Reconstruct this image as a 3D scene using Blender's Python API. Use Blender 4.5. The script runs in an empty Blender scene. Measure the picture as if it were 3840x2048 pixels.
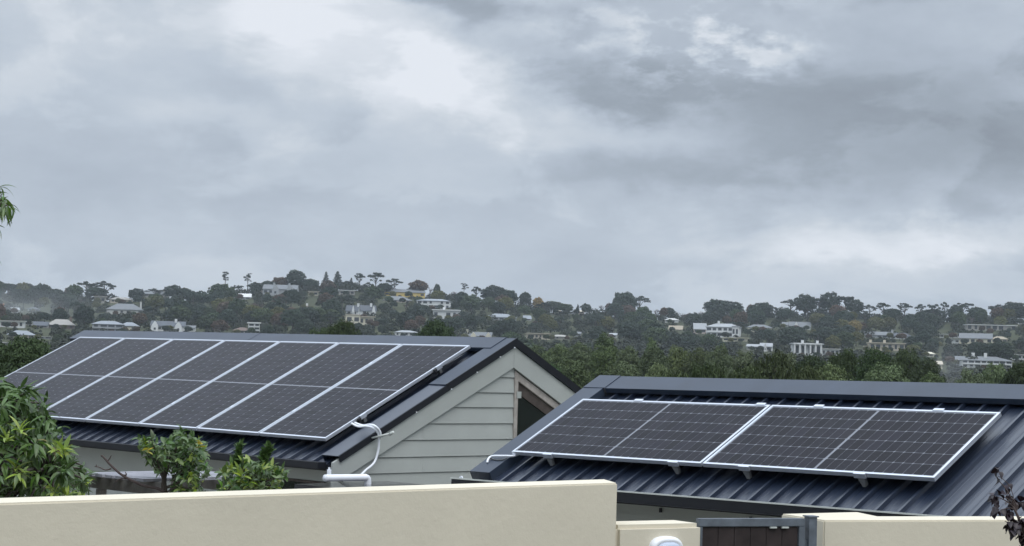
import bpy, bmesh, math, random
import numpy as np
from math import sin, cos, pi, radians, hypot, atan2, asin, sqrt
from mathutils import Matrix, Vector

random.seed(7)
RNG = np.random.default_rng(11)
scene = bpy.context.scene
col = scene.collection

# ------------------------------------------------------------------ camera
ZC = 4.2                                   # eye height above the house floor level
FPX, PITCH, ROLL = 6998.56, 0.0497, 0.02906
CX, CY = 1920.0, 1024.0
_cp, _sp = cos(PITCH), sin(PITCH)
VF = np.array([0, _cp, _sp]); _U0 = np.array([0, -_sp, _cp]); _R0 = np.array([1.0, 0, 0])
VR = _R0*cos(ROLL) + _U0*sin(ROLL)
VU = -_R0*sin(ROLL) + _U0*cos(ROLL)
EYE = np.array([0, 0, ZC])
cam = bpy.data.cameras.new('camera'); cam_o = bpy.data.objects.new('camera', cam); col.objects.link(cam_o)
cam.sensor_width = 36; cam.lens = FPX/3840*36; cam.clip_start = 0.3; cam.clip_end = 9000
cam_o.matrix_world = Matrix(((VR[0], VU[0], -VF[0], EYE[0]), (VR[1], VU[1], -VF[1], EYE[1]), (VR[2], VU[2], -VF[2], EYE[2]), (0, 0, 0, 1)))
scene.camera = cam_o

def ray(x, y): return VF + VR*((x-CX)/FPX) - VU*((y-CY)/FPX)
def at(x, y, D): return EYE + ray(x, y)*D           # a direction of view carried out to its real distance
def proj(P):
    d = np.asarray(P, float) - EYE; k = d@VF
    return CX + FPX*(d@VR)/k, CY - FPX*(d@VU)/k

# ------------------------------------------------------------------ render settings
scene.render.engine = 'CYCLES'
scene.cycles.use_denoising = True
scene.cycles.max_bounces = 6; scene.cycles.diffuse_bounces = 3; scene.cycles.glossy_bounces = 3
scene.cycles.transmission_bounces = 2; scene.cycles.volume_bounces = 1; scene.cycles.transparent_max_bounces = 8
scene.cycles.volume_step_rate = 4.0; scene.cycles.volume_max_steps = 96
scene.render.resolution_x = 1024; scene.render.resolution_y = 546
vs = scene.view_settings
vs.view_transform = 'Standard'; vs.look = 'None'; vs.exposure = 0.0; vs.gamma = 1.0; vs.use_curve_mapping = False

# ------------------------------------------------------------------ sky
SUN_EL, SUN_AZ = radians(58), radians(150)        # veiled sun, behind the viewer
world = bpy.data.worlds.new('World'); scene.world = world; world.use_nodes = True
NT = world.node_tree; NT.nodes.clear()
class G:
    """tiny expression helper over shader math nodes"""
    def __init__(s, nt): s.nt = nt
    def n(s, typ, **kw):
        nd = s.nt.nodes.new(typ)
        for k, v in kw.items(): setattr(nd, k, v)
        return nd
    def put(s, sock, v):
        if isinstance(v, (int, float)): sock.default_value = v
        elif isinstance(v, (tuple, list)): sock.default_value = v
        else: s.nt.links.new(v, sock)
    def m(s, op, a, b=None, c=None, clamp=False):
        nd = s.n('ShaderNodeMath', operation=op, use_clamp=clamp)
        s.put(nd.inputs[0], a)
        if b is not None: s.put(nd.inputs[1], b)
        if c is not None: s.put(nd.inputs[2], c)
        return nd.outputs[0]
    def vm(s, op, a, b):
        nd = s.n('ShaderNodeVectorMath', operation=op); s.put(nd.inputs[0], a); s.put(nd.inputs[1], b); return nd.outputs[0]
    def noise(s, vec, scale, detail=3, rough=0.5, out='Fac', dist=0.0):
        nd = s.n('ShaderNodeTexNoise'); nd.noise_dimensions = '3D'
        if vec is not None: s.nt.links.new(vec, nd.inputs['Vector'])
        nd.inputs['Scale'].default_value = scale; nd.inputs['Detail'].default_value = detail
        nd.inputs['Roughness'].default_value = rough; nd.inputs['Distortion'].default_value = dist
        return nd.outputs[out]
    def ramp(s, fac, stops):
        nd = s.n('ShaderNodeValToRGB'); s.nt.links.new(fac, nd.inputs[0]); el = nd.color_ramp.elements
        while len(el) > 1: el.remove(el[-1])
        for i, (p, c) in enumerate(stops):
            e = el[0] if i == 0 else el.new(p)
            e.position = p; e.color = (*c, 1) if len(c) == 3 else c
        return nd.outputs[0]
    def mix(s, fac, a, b, blend='MIX'):
        nd = s.n('ShaderNodeMix', data_type='RGBA', blend_type=blend)
        s.put(nd.inputs[0], fac); s.put(nd.inputs[6], a); s.put(nd.inputs[7], b); return nd.outputs[2]
g = G(NT)
tc = g.n('ShaderNodeTexCoord').outputs['Generated']
sx = g.n('ShaderNodeSeparateXYZ'); NT.links.new(tc, sx.inputs[0])
DX, DY, DZ = sx.outputs
U = g.m('MULTIPLY', g.m('ARCTAN2', DX, DY), 7.0)             # azimuth
V = g.m('MULTIPLY', g.m('ARCSINE', DZ), 7.0)                 # elevation
mp = g.n('ShaderNodeMapping'); NT.links.new(tc, mp.inputs[0]); mp.inputs['Scale'].default_value = (7, 7, 15)
pv = mp.outputs[0]
w1 = g.n('ShaderNodeTexNoise'); NT.links.new(pv, w1.inputs[0]); w1.inputs['Scale'].default_value = 1.5; w1.inputs['Detail'].default_value = 9; w1.inputs['Roughness'].default_value = 0.6
sw = g.n('ShaderNodeSeparateColor'); NT.links.new(w1.outputs['Color'], sw.inputs[0])
UW = g.m('ADD', U, g.m('MULTIPLY', g.m('SUBTRACT', sw.outputs[0], 0.5), 1.0))
VW = g.m('ADD', V, g.m('MULTIPLY', g.m('SUBTRACT', sw.outputs[1], 0.5), 0.55))
def blob(px, py, a, b, amp, rot=0.0, sharp=1.0):
    """a cloud mass: an elliptical swelling in direction space, edges broken up by the noise"""
    u0 = (px-1920)/1000; v0 = (1372-py)/1000 + 0.029*u0
    du = g.m('SUBTRACT', UW, u0); dv = g.m('SUBTRACT', VW, v0)
    c, s_ = cos(rot), sin(rot)
    ru = g.m('ADD', g.m('MULTIPLY', du, c/a), g.m('MULTIPLY', dv, s_/a))
    rv = g.m('ADD', g.m('MULTIPLY', du, -s_/b), g.m('MULTIPLY', dv, c/b))
    q = g.m('ADD', g.m('MULTIPLY', ru, ru), g.m('MULTIPLY', rv, rv))
    if sharp != 1.0: q = g.m('POWER', q, sharp)
    return g.m('MULTIPLY', g.m('EXPONENT', g.m('MULTIPLY', q, -1.0)), amp)
fine = g.noise(pv, 3.4, 9, 0.62)
acc = g.m('ADD', 0.545, g.m('MULTIPLY', g.m('SUBTRACT', g.noise(pv, 0.75, 5, 0.5), 0.5), 0.26))
acc = g.m('ADD', acc, g.m('MULTIPLY', g.m('SUBTRACT', fine, 0.5), 0.23))
# torn edges where one cloud bank laps over another
bank = g.noise(pv, 1.05, 9, 0.58, dist=0.35)
edge = g.n('ShaderNodeMapRange', interpolation_type='SMOOTHSTEP'); NT.links.new(bank, edge.inputs[0])
edge.inputs[1].default_value = 0.47; edge.inputs[2].default_value = 0.56; edge.inputs[3].default_value = -0.5; edge.inputs[4].default_value = 0.5
acc = g.m('ADD', acc, g.m('MULTIPLY', edge.outputs[0], 0.13))
for b in [(1270, 170, .50, .26, .30, -.32, 2.4), (1850, 345, .38, .14, .29, -.25, 2.2), (500, 970, 1.2, .10, .05), (420, 130, .75, .26, .15),
          (2180, 290, .36, .18, -.17, 0, 2.0), (1760, 15, .50, .07, -.20, 0, 1.5), (2500, 400, .50, .12, -.16), (3350, 380, .75, .42, -.22, 0, 1.3),
          (3700, 560, .55, .20, -.15), (2400, 690, .55, .06, -.12), (3450, 905, .60, .085, .24, 0, 1.8), (3000, 960, .60, .07, .12),
          (650, 640, .65, .12, -.06), (820, 470, .35, .08, .13, 0, 1.5), (2250, 510, .32, .09, .16, 0, 1.5), (2850, 640, .5, .07, -.08), (2640, 520, .2, .06, .06),
          (600, 900, .8, .12, .05), (1500, 830, .7, .10, .05), (900, 330, .5, .10, -.05), (3800, 980, .4, .1, .08)]:
    acc = g.m('ADD', acc, blob(*b))
# small broken gaps in the dark bank
puff = g.n('ShaderNodeMapRange', interpolation_type='SMOOTHSTEP'); NT.links.new(g.noise(pv, 4.2, 8, 0.6), puff.inputs[0])
puff.inputs[1].default_value = 0.44; puff.inputs[2].default_value = 0.62
gaps = g.m('ADD', blob(2620, 190, .30, .22, .42, 0, 1.6), blob(2160, 90, .16, .05, .25))
acc = g.m('ADD', acc, g.m('MULTIPLY', gaps, puff.outputs[0]))
cl = g.ramp(acc, [(0.0, (.22, .25, .295)), (0.26, (.335, .385, .452)), (0.42, (.435, .495, .58)), (0.55, (.515, .58, .665)), (0.72, (.62, .675, .745)), (0.92, (.80, .84, .905))])
# an overcast dome grows brighter towards the zenith
zen = g.m('ADD', 1.0, g.m('MULTIPLY', g.m('MAXIMUM', g.m('SUBTRACT', DZ, 0.20), 0.0), 3.4))
clv = g.vm('SCALE', cl, None) if False else None
scl = g.n('ShaderNodeVectorMath', operation='SCALE'); NT.links.new(cl, scl.inputs[0]); NT.links.new(g.m('MULTIPLY', zen, 10.0), scl.inputs['Scale'])
skyt = g.n('ShaderNodeTexSky', sky_type='NISHITA', sun_disc=False, sun_elevation=SUN_EL, sun_rotation=SUN_AZ, altitude=100, air_density=1.0, dust_density=3.0)
skymix = g.mix(0.97, skyt.outputs[0], scl.outputs[0])
bg = g.n('ShaderNodeBackground'); bg.inputs['Strength'].default_value = 0.1; NT.links.new(skymix, bg.inputs['Color'])
wo = g.n('ShaderNodeOutputWorld'); NT.links.new(bg.outputs[0], wo.inputs[0])
world.cycles.sampling_method = 'MANUAL'; world.cycles.sample_map_resolution = 1024

sun = bpy.data.lights.new('sun', 'SUN'); sun.energy = 1.5; sun.angle = radians(40); sun.color = (1.0, 0.96, 0.90)
sun_o = bpy.data.objects.new('sun', sun); col.objects.link(sun_o)
_sd = Vector((sin(SUN_AZ)*cos(SUN_EL), cos(SUN_AZ)*cos(SUN_EL), sin(SUN_EL)))
sun_o.rotation_euler = _sd.to_track_quat('Z', 'Y').to_euler()

# ------------------------------------------------------------------ materials
def mat(name, base, rough=0.6, spec=0.5, noise=None, var=0.0, metal=0.0, coat=0.0, coat_rough=0.1, bump=None, island=0.0, trans=0.0, ior=None, nscale_vec=None):
    m = bpy.data.materials.new(name); m.use_nodes = True; nt = m.node_tree; q = G(nt)
    b = nt.nodes['Principled BSDF']
    b.inputs['Roughness'].default_value = rough; b.inputs['Metallic'].default_value = metal
    b.inputs['Specular IOR Level'].default_value = spec
    if ior: b.inputs['IOR'].default_value = ior
    b.inputs['Coat Weight'].default_value = coat; b.inputs['Coat Roughness'].default_value = coat_rough
    c = None
    if noise:
        t = q.n('ShaderNodeTexCoord').outputs['Object']
        if nscale_vec:
            mm = q.n('ShaderNodeMapping'); nt.links.new(t, mm.inputs[0]); mm.inputs['Scale'].default_value = nscale_vec; t = mm.outputs[0]
        f = q.noise(t, noise[0], noise[2] if len(noise) > 2 else 5, 0.6)
        k = noise[1]
        lo = tuple(x*(1-k) for x in base); hi = tuple(min(1, x*(1+k)) for x in base)
        if len(noise) > 3: hi = noise[3]
        c = q.ramp(f, [(0.30, lo), (0.70, hi)])
    if var or island:
        h = q.n('ShaderNodeHueSaturation'); h.inputs['Color'].default_value = (*base, 1)
        if c is not None: nt.links.new(c, h.inputs['Color'])
        rnd = q.n('ShaderNodeObjectInfo').outputs['Random'] if var else None
        val = 1.0
        if rnd is not None:
            val = q.m('ADD', 1-var, q.m('MULTIPLY', rnd, 2*var))
            nt.links.new(q.m('ADD', .5-var*.06, q.m('MULTIPLY', q.m('FRACT', q.m('MULTIPLY', rnd, 17.3)), var*.12)), h.inputs['Hue'])
            nt.links.new(q.m('ADD', 1-var*.6, q.m('MULTIPLY', q.m('FRACT', q.m('MULTIPLY', rnd, 7.7)), var*1.2)), h.inputs['Saturation'])
        if island:
            ri = q.n('ShaderNodeNewGeometry').outputs['Random Per Island']
            iv = q.m('ADD', 1-island, q.m('MULTIPLY', ri, 2*island))
            val = q.m('MULTIPLY', val, iv) if rnd is not None else iv
        nt.links.new(val, h.inputs['Value']); c = h.outputs[0]
    if c is not None: nt.links.new(c, b.inputs['Base Color'])
    else: b.inputs['Base Color'].default_value = (*base, 1)
    if bump:
        t = q.n('ShaderNodeTexCoord').outputs['Object']
        bn = q.n('ShaderNodeBump'); bn.inputs['Strength'].default_value = bump[1]; bn.inputs['Distance'].default_value = bump[2] if len(bump) > 2 else 0.01
        nt.links.new(q.noise(t, bump[0], 6, 0.65), bn.inputs['Height']); nt.links.new(bn.outputs[0], b.inputs['Normal'])
    if trans:
        tr = q.n('ShaderNodeBsdfTranslucent'); mx = q.n('ShaderNodeMixShader'); mx.inputs[0].default_value = trans
        if c is not None: nt.links.new(c, tr.inputs[0])
        else: tr.inputs[0].default_value = (*base, 1)
        nt.links.new(b.outputs[0], mx.inputs[1]); nt.links.new(tr.outputs[0], mx.inputs[2])
        nt.links.new(mx.outputs[0], nt.nodes['Material Output'].inputs[0])
    return m
M = {}
M['roof'] = mat('roof_metal', (.012, .019, .037), .40, .5, noise=(1.2, .12, 4), bump=(2.5, .02, .02), coat=.45, coat_rough=.22)
M['flash'] = mat('flashing_metal', (.026, .037, .058), .40, .36, noise=(2.2, .16, 5))
M['dark_metal'] = mat('dark_gutter_metal', (.007, .008, .012), .45, .35)
M['clad'] = mat('grey_green_board_paint', (.318, .334, .316), .62, .35, noise=(2.5, .05, 4), bump=(40, .05, .002))
M['barge'] = mat('barge_board_paint', (.322, .339, .320), .6, .35, noise=(1.4, .07, 5))
M['wood_frame'] = mat('weathered_timber', (.30, .275, .25), .7, .3, noise=(14, .22, 6))
M['dark_timber'] = mat('dark_timber', (.06, .048, .042), .7, .3, noise=(10, .3, 6))
M['pane'] = mat('dark_window_glass', (.010, .013, .013), .03, .5)
M['cell'] = mat('solar_cell', (.012, .0115, .016), .24, .5, noise=(3, .12, 3), ior=1.13, var=.3)
M['back'] = mat('solar_backsheet', (.19, .20, .225), .3, .5, ior=1.13)
M['alu'] = mat('aluminium_frame', (.66, .69, .74), .36, .5, metal=.8)
M['alu_dull'] = mat('dull_aluminium', (.12, .125, .13), .5, .5, metal=.4)
M['black'] = mat('black_rubber', (.012, .012, .014), .6, .3)
M['pvc'] = mat('white_pvc', (.74, .76, .80), .35, .5, noise=(9, .05, 4))
M['pvc_grey'] = mat('grey_paint_pipe', (.46, .48, .45), .5, .4)
M['stucco'] = mat('cream_stucco', (.605, .552, .442), .85, .2, noise=(1.3, .05, 9), bump=(22, .22, .010))
M['gate_steel'] = mat('galvanised_steel', (.13, .148, .172), .5, .5, metal=.3, noise=(7, .35, 6))
M['gate_board'] = mat('dark_brown_board', (.030, .022, .021), .75, .3, noise=(9, .35, 6))
M['lamp_white'] = mat('lamp_housing', (.72, .73, .75), .4, .5)
M['lamp_lens'] = mat('lamp_lens', (.38, .42, .50), .15, .5)
M['lean_dark'] = mat('glossy_dark_sheet', (.035, .034, .04), .06, .5)
M['pergola'] = mat('grey_pergola_slat', (.26, .26, .29), .5, .4, noise=(6, .3, 6))
M['pergola_beam'] = mat('grey_brown_beam', (.15, .14, .13), .7, .3, noise=(10, .3, 6))
M['soil'] = mat('garden_soil', (.07, .062, .045), .95, .1, noise=(1.5, .4, 8))
M['bark'] = mat('bark', (.075, .062, .052), .9, .2, noise=(8, .3, 6))
M['bark_far'] = mat('far_bark', (.075, .068, .062), .9, .1)
M['twig'] = mat('bare_twig', (.085, .066, .062), .9, .1)
M['leaf_a'] = mat('glossy_leaf', (.080, .140, .036), .38, .5, var=.35, trans=.25)
M['leaf_a_stuff'] = mat('glossy_leaf_mass', (.068, .122, .032), .4, .45, island=.4, trans=.25)
M['leaf_young'] = mat('young_leaf', (.24, .32, .06), .42, .45, var=.25, trans=.3)
M['leaf_brown'] = mat('old_leaf', (.13, .10, .03), .5, .4, var=.3, trans=.2)
M['leaf_c'] = mat('citrus_leaf', (.085, .145, .042), .36, .5, var=.4, trans=.25)
M['leaf_c_stuff'] = mat('citrus_leaf_mass', (.072, .126, .037), .4, .45, island=.4, trans=.25)
M['leaf_yellow'] = mat('yellow_leaf', (.42, .36, .05), .45, .4, var=.2, trans=.3)
M['leaf_purple'] = mat('purple_leaf', (.016, .008, .012), .45, .4, var=.3, trans=.1)
def fol(name, c, isl=.22, var=.22): return mat(name, c, .7, .15, var=var, island=isl)
M['f_dark'] = fol('dark_evergreen_foliage', (.030, .043, .030))
M['f_green'] = fol('green_foliage', (.042, .060, .028))
M['f_pine'] = fol('pine_foliage', (.027, .037, .028))
M['f_olive'] = fol('olive_foliage', (.085, .088, .034))
M['f_rust'] = fol('russet_foliage', (.082, .058, .042))
M['f_yellow'] = fol('yellow_autumn_foliage', (.20, .145, .042))
M['f_mid'] = fol('bushy_midground_foliage', (.086, .110, .054), .3, .26)
M['f_midd'] = fol('dark_midground_foliage', (.044, .066, .029), .3, .3)
M['f_broad'] = fol('drooping_broad_foliage', (.050, .070, .026), .45, .2)
M['wood'] = mat('woodland_foliage', (.024, .034, .023), .8, .1, noise=(.022, .4, 5, (.038, .041, .028)), island=.12)
for k_, c_ in (('dark', (.028, .041, .029)), ('green', (.040, .057, .028)), ('olive', (.078, .081, .033)), ('rust', (.072, .053, .040))):
    M['fs_'+k_] = mat('mass_foliage_'+k_, c_, .75, .12, noise=(.035, .35, 3), island=.2)
M['ground'] = mat('ground_soil_grass', (.050, .055, .032), .95, .05, noise=(.03, .4, 8))
HC = dict(white=(.58, .59, .59), offwhite=(.47, .47, .455), cream=(.55, .52, .42), beige=(.42, .38, .31), pink=(.42, .36, .33), yellow=(.55, .42, .15), stone=(.30, .29, .27),
          grey=(.155, .165, .175), slate=(.09, .10, .115), dark=(.06, .062, .068), pale=(.30, .315, .33), brown=(.15, .115, .10), silver=(.23, .25, .275), blue=(.16, .19, .24), thatch=(.30, .26, .20), rust=(.36, .16, .09))
for k, c in HC.items(): M['h_'+k] = mat('house_'+k, c, .75, .25, noise=(.6, .08, 5))
M['h_pane'] = mat('house_window_glass', (.055, .062, .070), .15, .5)

# ------------------------------------------------------------------ object helpers
WM = {}                                                   # world matrix of every object
def tag(o, label=None, cat=None, group=None, kind=None):
    if label: o['label'] = label
    if cat: o['category'] = cat
    if group: o['group'] = group
    if kind: o['kind'] = kind
    return o
def link(name, data, parent=None, W=None):
    o = bpy.data.objects.new(name, data); col.objects.link(o)
    W = W if W is not None else (WM[parent.name] if parent else Matrix.Identity(4))
    if parent:
        o.parent = parent; o.matrix_basis = WM[parent.name].inverted() @ W
    else: o.matrix_basis = W
    WM[o.name] = W
    return o
def thing(name, label, cat, W, group=None):
    return tag(link(name, None, None, W), label, cat, group)
def loc(p, rz=0.0, s=1.0): return Matrix.Translation(Vector(p)) @ Matrix.Rotation(rz, 4, 'Z') @ Matrix.Scale(s, 4)
def basis(o, a, b, c):
    return Matrix(((a[0], b[0], c[0], o[0]), (a[1], b[1], c[1], o[1]), (a[2], b[2], c[2], o[2]), (0, 0, 0, 1)))
class MB:
    """collects shapes in world space; build() links them as one mesh, stored in its parent's local space"""
    def __init__(s): s.v = []; s.f = []; s.mi = []; s.cur = 0
    def add(s, vs, fs):
        k = len(s.v); s.v += [tuple(map(float, p)) for p in vs]; s.f += [tuple(i+k for i in f) for f in fs]; s.mi += [s.cur]*len(fs); return s
    def box(s, o, a, b, c):
        o, a, b, c = map(np.asarray, (o, a, b, c))
        if np.dot(np.cross(a, b), c) < 0: a, b = b, a
        p = [o, o+a, o+a+b, o+b, o+c, o+a+c, o+a+b+c, o+b+c]
        return s.add(p, [(3, 2, 1, 0), (4, 5, 6, 7), (0, 1, 5, 4), (1, 2, 6, 5), (2, 3, 7, 6), (3, 0, 4, 7)])
    def bx(s, x0, x1, y0, y1, z0, z1): return s.box((x0, y0, z0), (x1-x0, 0, 0), (0, y1-y0, 0), (0, 0, z1-z0))
    def prism(s, poly, ext):
        """planar polygon pushed along ext"""
        poly = [np.asarray(p, float) for p in poly]; ext = np.asarray(ext, float); n = len(poly)
        nrm = sum((np.cross(poly[i], poly[(i+1) % n]) for i in range(n)), np.zeros(3))
        if nrm@ext < 0: poly = poly[::-1]
        return s.add(poly+[p+ext for p in poly], [tuple(range(n))[::-1], tuple(range(n, 2*n))]+[(i, (i+1) % n, n+(i+1) % n, n+i) for i in range(n)])
    def tube(s, pts, rad, seg=8, cap=True):
        pts = [np.asarray(p, float) for p in pts]; n = len(pts)
        rad = [rad]*n if isinstance(rad, (int, float)) else rad
        rings = []; up = None
        for i in range(n):
            t = pts[min(i+1, n-1)]-pts[max(i-1, 0)]; t = t/(np.linalg.norm(t)+1e-12)
            if up is None:
                up = np.cross(t, (0, 0, 1)) if abs(t[2]) < .9 else np.cross(t, (1, 0, 0))
            up = up-t*(up@t); up = up/(np.linalg.norm(up)+1e-12); w = np.cross(t, up)
            rings.append([pts[i]+rad[i]*(up*cos(2*pi*k/seg)+w*sin(2*pi*k/seg)) for k in range(seg)])
        vs = [p for r in rings for p in r]; fs = []
        for i in range(n-1):
            for k in range(seg):
                a = i*seg+k; b = i*seg+(k+1) % seg
                fs.append((a, b, b+seg, a+seg))
        if cap: fs += [tuple(range(seg))[::-1], tuple(range((n-1)*seg, n*seg))]
        return s.add(vs, fs)
    def mesh(s, name, mats, Winv=None, smooth=False):
        me = bpy.data.meshes.new(name)
        v = s.v
        if Winv is not None:
            A = np.array(Winv); vv = np.array(v); v = (vv@A[:3, :3].T + A[:3, 3]).tolist()
        me.from_pydata(v, [], s.f)
        for m_ in (mats if isinstance(mats, (list, tuple)) else [mats]): me.materials.append(m_)
        if isinstance(mats, (list, tuple)): me.polygons.foreach_set('material_index', s.mi)
        if smooth: me.polygons.foreach_set('use_smooth', [True]*len(me.polygons))
        me.update(); return me
    def build(s, name, mats, parent=None, smooth=False, bevel=0.0, seg=2):
        W = WM[parent.name] if parent else Matrix.Identity(4)
        me = s.mesh(name, mats, W.inverted() if parent else None, smooth)
        if bevel:
            bm = bmesh.new(); bm.from_mesh(me)
            bmesh.ops.remove_doubles(bm, verts=bm.verts, dist=1e-5)
            bmesh.ops.bevel(bm, geom=bm.edges[:], offset=bevel, segments=seg, affect='EDGES', clamp_overlap=True)
            bm.to_mesh(me); bm.free()
        return link(name, me, parent, W)
def quads_mesh(name, P, material):
    """P: (n,4,3) array of leaf quads"""
    n = len(P); me = bpy.data.meshes.new(name)
    me.vertices.add(n*4); me.vertices.foreach_set('co', P.reshape(-1).astype(np.float32))
    me.loops.add(n*4); me.loops.foreach_set('vertex_index', np.arange(n*4, dtype=np.int32))
    me.polygons.add(n); me.polygons.foreach_set('loop_start', np.arange(0, n*4, 4, dtype=np.int32)); me.polygons.foreach_set('loop_total', np.full(n, 4, dtype=np.int32))
    me.materials.append(material); me.update(calc_edges=True); me.validate(); return me

# ------------------------------------------------------------------ ground
SKY_PX = [(-900, 1075), (0, 1098), (150, 1112), (300, 1128), (450, 1132), (560, 1125), (700, 1128), (850, 1116), (950, 1100), (1080, 1088), (1200, 1088), (1350, 1090), (1480, 1105), (1560, 1110),
          (1700, 1125), (1800, 1140), (1950, 1158), (2050, 1172), (2200, 1182), (2330, 1192), (2500, 1200), (2650, 1200), (2800, 1192), (2950, 1188), (3150, 1190), (3300, 1198), (3500, 1206), (3700, 1208), (3840, 1204), (4800, 1190)]
def _azel(x, y):
    r = ray(x, y); return atan2(r[0], r[1]), r[2]/hypot(r[0], r[1])
_ra = np.array([_azel(x, y) for x, y in SKY_PX])
def a_ridge(az): return np.interp(az, _ra[:, 0], _ra[:, 1])
R0, R1 = 520.0, 1000.0
def ground_z(az, r):
    """height above ZC of the one terrain sheet, from bearing and distance"""
    ar = a_ridge(az)
    near = np.interp(r, [0, 7, 9.5, 13, 40, 90, 200, 320, 440, R0], [-2.3, -2.45, -2.6, -3.4, -3.7, -5.2, -8.0, -8.5, -4.0, 0.0])
    t = (r-R0)/(R1-R0)
    mid = ar*t*r
    far = ar*R1 - (r-R1)*0.06
    return np.where(r < R0, near, np.where(r < R1, mid, far))
azs = np.concatenate([np.linspace(-pi, -.35, 26)[:-1], np.linspace(-.35, .35, 90), np.linspace(.35, pi, 26)[1:]])
rs = np.array([0.5, 3, 6, 8, 9.5, 11, 13, 16, 20, 26, 33, 40, 55, 70, 90, 120, 160, 200, 260, 320, 380, 440, 480, 520, 560, 600, 650, 700, 750, 800, 850, 900, 950, 985, 1000, 1030, 1100, 1250, 1500, 1700])
gv = []; gf = []
for az in azs:
    zz = ground_z(az, rs)
    for r, z in zip(rs, zz): gv.append((r*sin(az), r*cos(az), ZC+max(z, -24)))
nr = len(rs)
for i in range(len(azs)-1):
    for j in range(nr-1):
        gf.append((i*nr+j, (i+1)*nr+j, (i+1)*nr+j+1, i*nr+j+1)[::-1])
gb = MB(); gb.add(gv, gf); go = gb.build('ground', M['ground'], smooth=True); tag(go, kind='structure')
def gpos(az, r): return np.array([r*sin(az), r*cos(az), ZC+float(ground_z(az, r))])
def hill_from_px(x, y):
    """where the line of sight meets the hillside"""
    az, el = _azel(x, y); ar = float(a_ridge(az))
    t = min(max(el/ar, -0.12), 0.995)
    r = R0+t*(R1-R0)
    return az, r

# unseen pale yard paving, added to bounce light onto the boards under the eave
M['paving'] = mat('pale_bounce_paving', (.40, .385, .35), .85, .2, noise=(1.2, .12, 7))
pb = MB(); pb.bx(-15, 6.5, 12.2, 26.5, ZC-3.6, ZC-3.34); tag(pb.build('bounce_paving', M['paving']), kind='structure')
# ------------------------------------------------------------------ haze
hb = MB(); hb.bx(-1750, 1750, -1750, 1750, ZC-26, ZC+72); ho = hb.build('haze', bpy.data.materials.new('haze_air')); tag(ho, 'thin damp haze over the whole valley', 'haze', kind='stuff')
hm = ho.data.materials[0]; hm.use_nodes = True; hm.node_tree.nodes.clear(); q = G(hm.node_tree)
pv_ = q.n('ShaderNodeVolumePrincipled'); pv_.inputs['Color'].default_value = (.80, .88, .96, 1); pv_.inputs['Density'].default_value = 0.00013; pv_.inputs['Anisotropy'].default_value = 0.2
oo = q.n('ShaderNodeOutputMaterial'); hm.node_tree.links.new(pv_.outputs[0], oo.inputs['Volume'])
hm.cycles.homogeneous_volume = True

# ------------------------------------------------------------------ the two metal-roofed wings
class Roof:
    """frame of one roof slope: u along the ridge, v up the slope, w off the slope; n is the level direction away from the eave"""
    def __init__(s, o, yaw, tilt, gr):
        s.o = np.array(o, float)+EYE
        s.e = np.array([cos(yaw), sin(yaw), gr]); s.e /= np.linalg.norm(s.e)
        s.n = np.array([-sin(yaw), cos(yaw), 0.0]); s.t = tilt
        s.s = s.n*cos(tilt)+np.array([0, 0, sin(tilt)]); s.s -= s.e*(s.s@s.e); s.s /= np.linalg.norm(s.s)
        s.w = np.cross(s.e, s.s)
    def P(s, u, v, w=0.0): return s.o+s.e*u+s.s*v+s.w*w
    def H(s, u, n, z): return s.o+s.e*u+s.n*n+np.array([0, 0, z])        # level coordinates
    def box(s, mb, u0, u1, v0, v1, w0, w1): return mb.box(s.P(u0, v0, w0), s.e*(u1-u0), s.s*(v1-v0), s.w*(w1-w0))
    def hbox(s, mb, u0, u1, n0, n1, z0, z1): return mb.box(s.H(u0, n0, z0), s.e*(u1-u0), s.n*(n1-n0), (0, 0, z1-z0))
    def M(s, u, v, w=0.0): return basis(s.P(u, v, w), s.e, s.s, s.w)
LH = Roof((-7.6639, 25.44505, -.80254), -.77791, .46211, -.00223)
RH = Roof((.04524, 17.57849, -.80256), -.78738, .47836, .0094)
Zf = -ZC+.80                                              # floor level in roof-frame heights

def rib_mesh(name, L):
    """one folded standing rib of roof sheet, running up the slope"""
    a, b, h = .019, .011, .034
    sec = [(-a, 0), (-b, h), (b, h), (a, 0)]
    mb = MB(); vs = [(x, 0, z) for x, z in sec]+[(x, L, z) for x, z in sec]
    mb.add(vs, [(0, 1, 2, 3), (7, 6, 5, 4), (0, 4, 5, 1), (1, 5, 6, 2), (2, 6, 7, 3)])
    c = .007                                               # low swages either side of the rib
    for dx in (-.07, .07):
        mb.add([(dx-c, .0, .001), (dx, .0, .0028), (dx+c, .0, .001), (dx-c, L, .001), (dx, L, .0028), (dx+c, L, .001)], [(0, 3, 4, 1), (1, 4, 5, 2)])
    return mb.mesh(name, M['roof'])

# ---- wing with the long array and the gable facing us
gl = thing('gabled_house', 'grey-green weatherboard house with dark metal roof, its gable end facing the street', 'house', loc(LH.H(4, 2.4, Zf)))
UG = 8.40                                                 # plane of the gable boards
VE, VR_ = -.27, 2.68                                      # eave and ridge up the slope
apex_n, apex_z = 2.42, 1.12
mb = MB(); LH.box(mb, -.42, 8.30, VE, VR_, -.19, -.15)
# far slope
P0, P1 = LH.P(-.42, VR_, -.15), LH.P(8.30, VR_, -.15)
dn = LH.n*cos(LH.t)-np.array([0, 0, sin(LH.t)]); up2 = LH.n*sin(LH.t)+np.array([0, 0, cos(LH.t)])
mb.box(P0, P1-P0, dn*2.95, -up2*.04)
roof = mb.build('roof', M['roof'], gl)
rm = rib_mesh('rib', 2.86)
for k in range(43):
    u = -.40+.205*k
    if u > 8.16: break
    link('rib', rm, roof, LH.M(u+.10, VE-.012, -.15))
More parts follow.
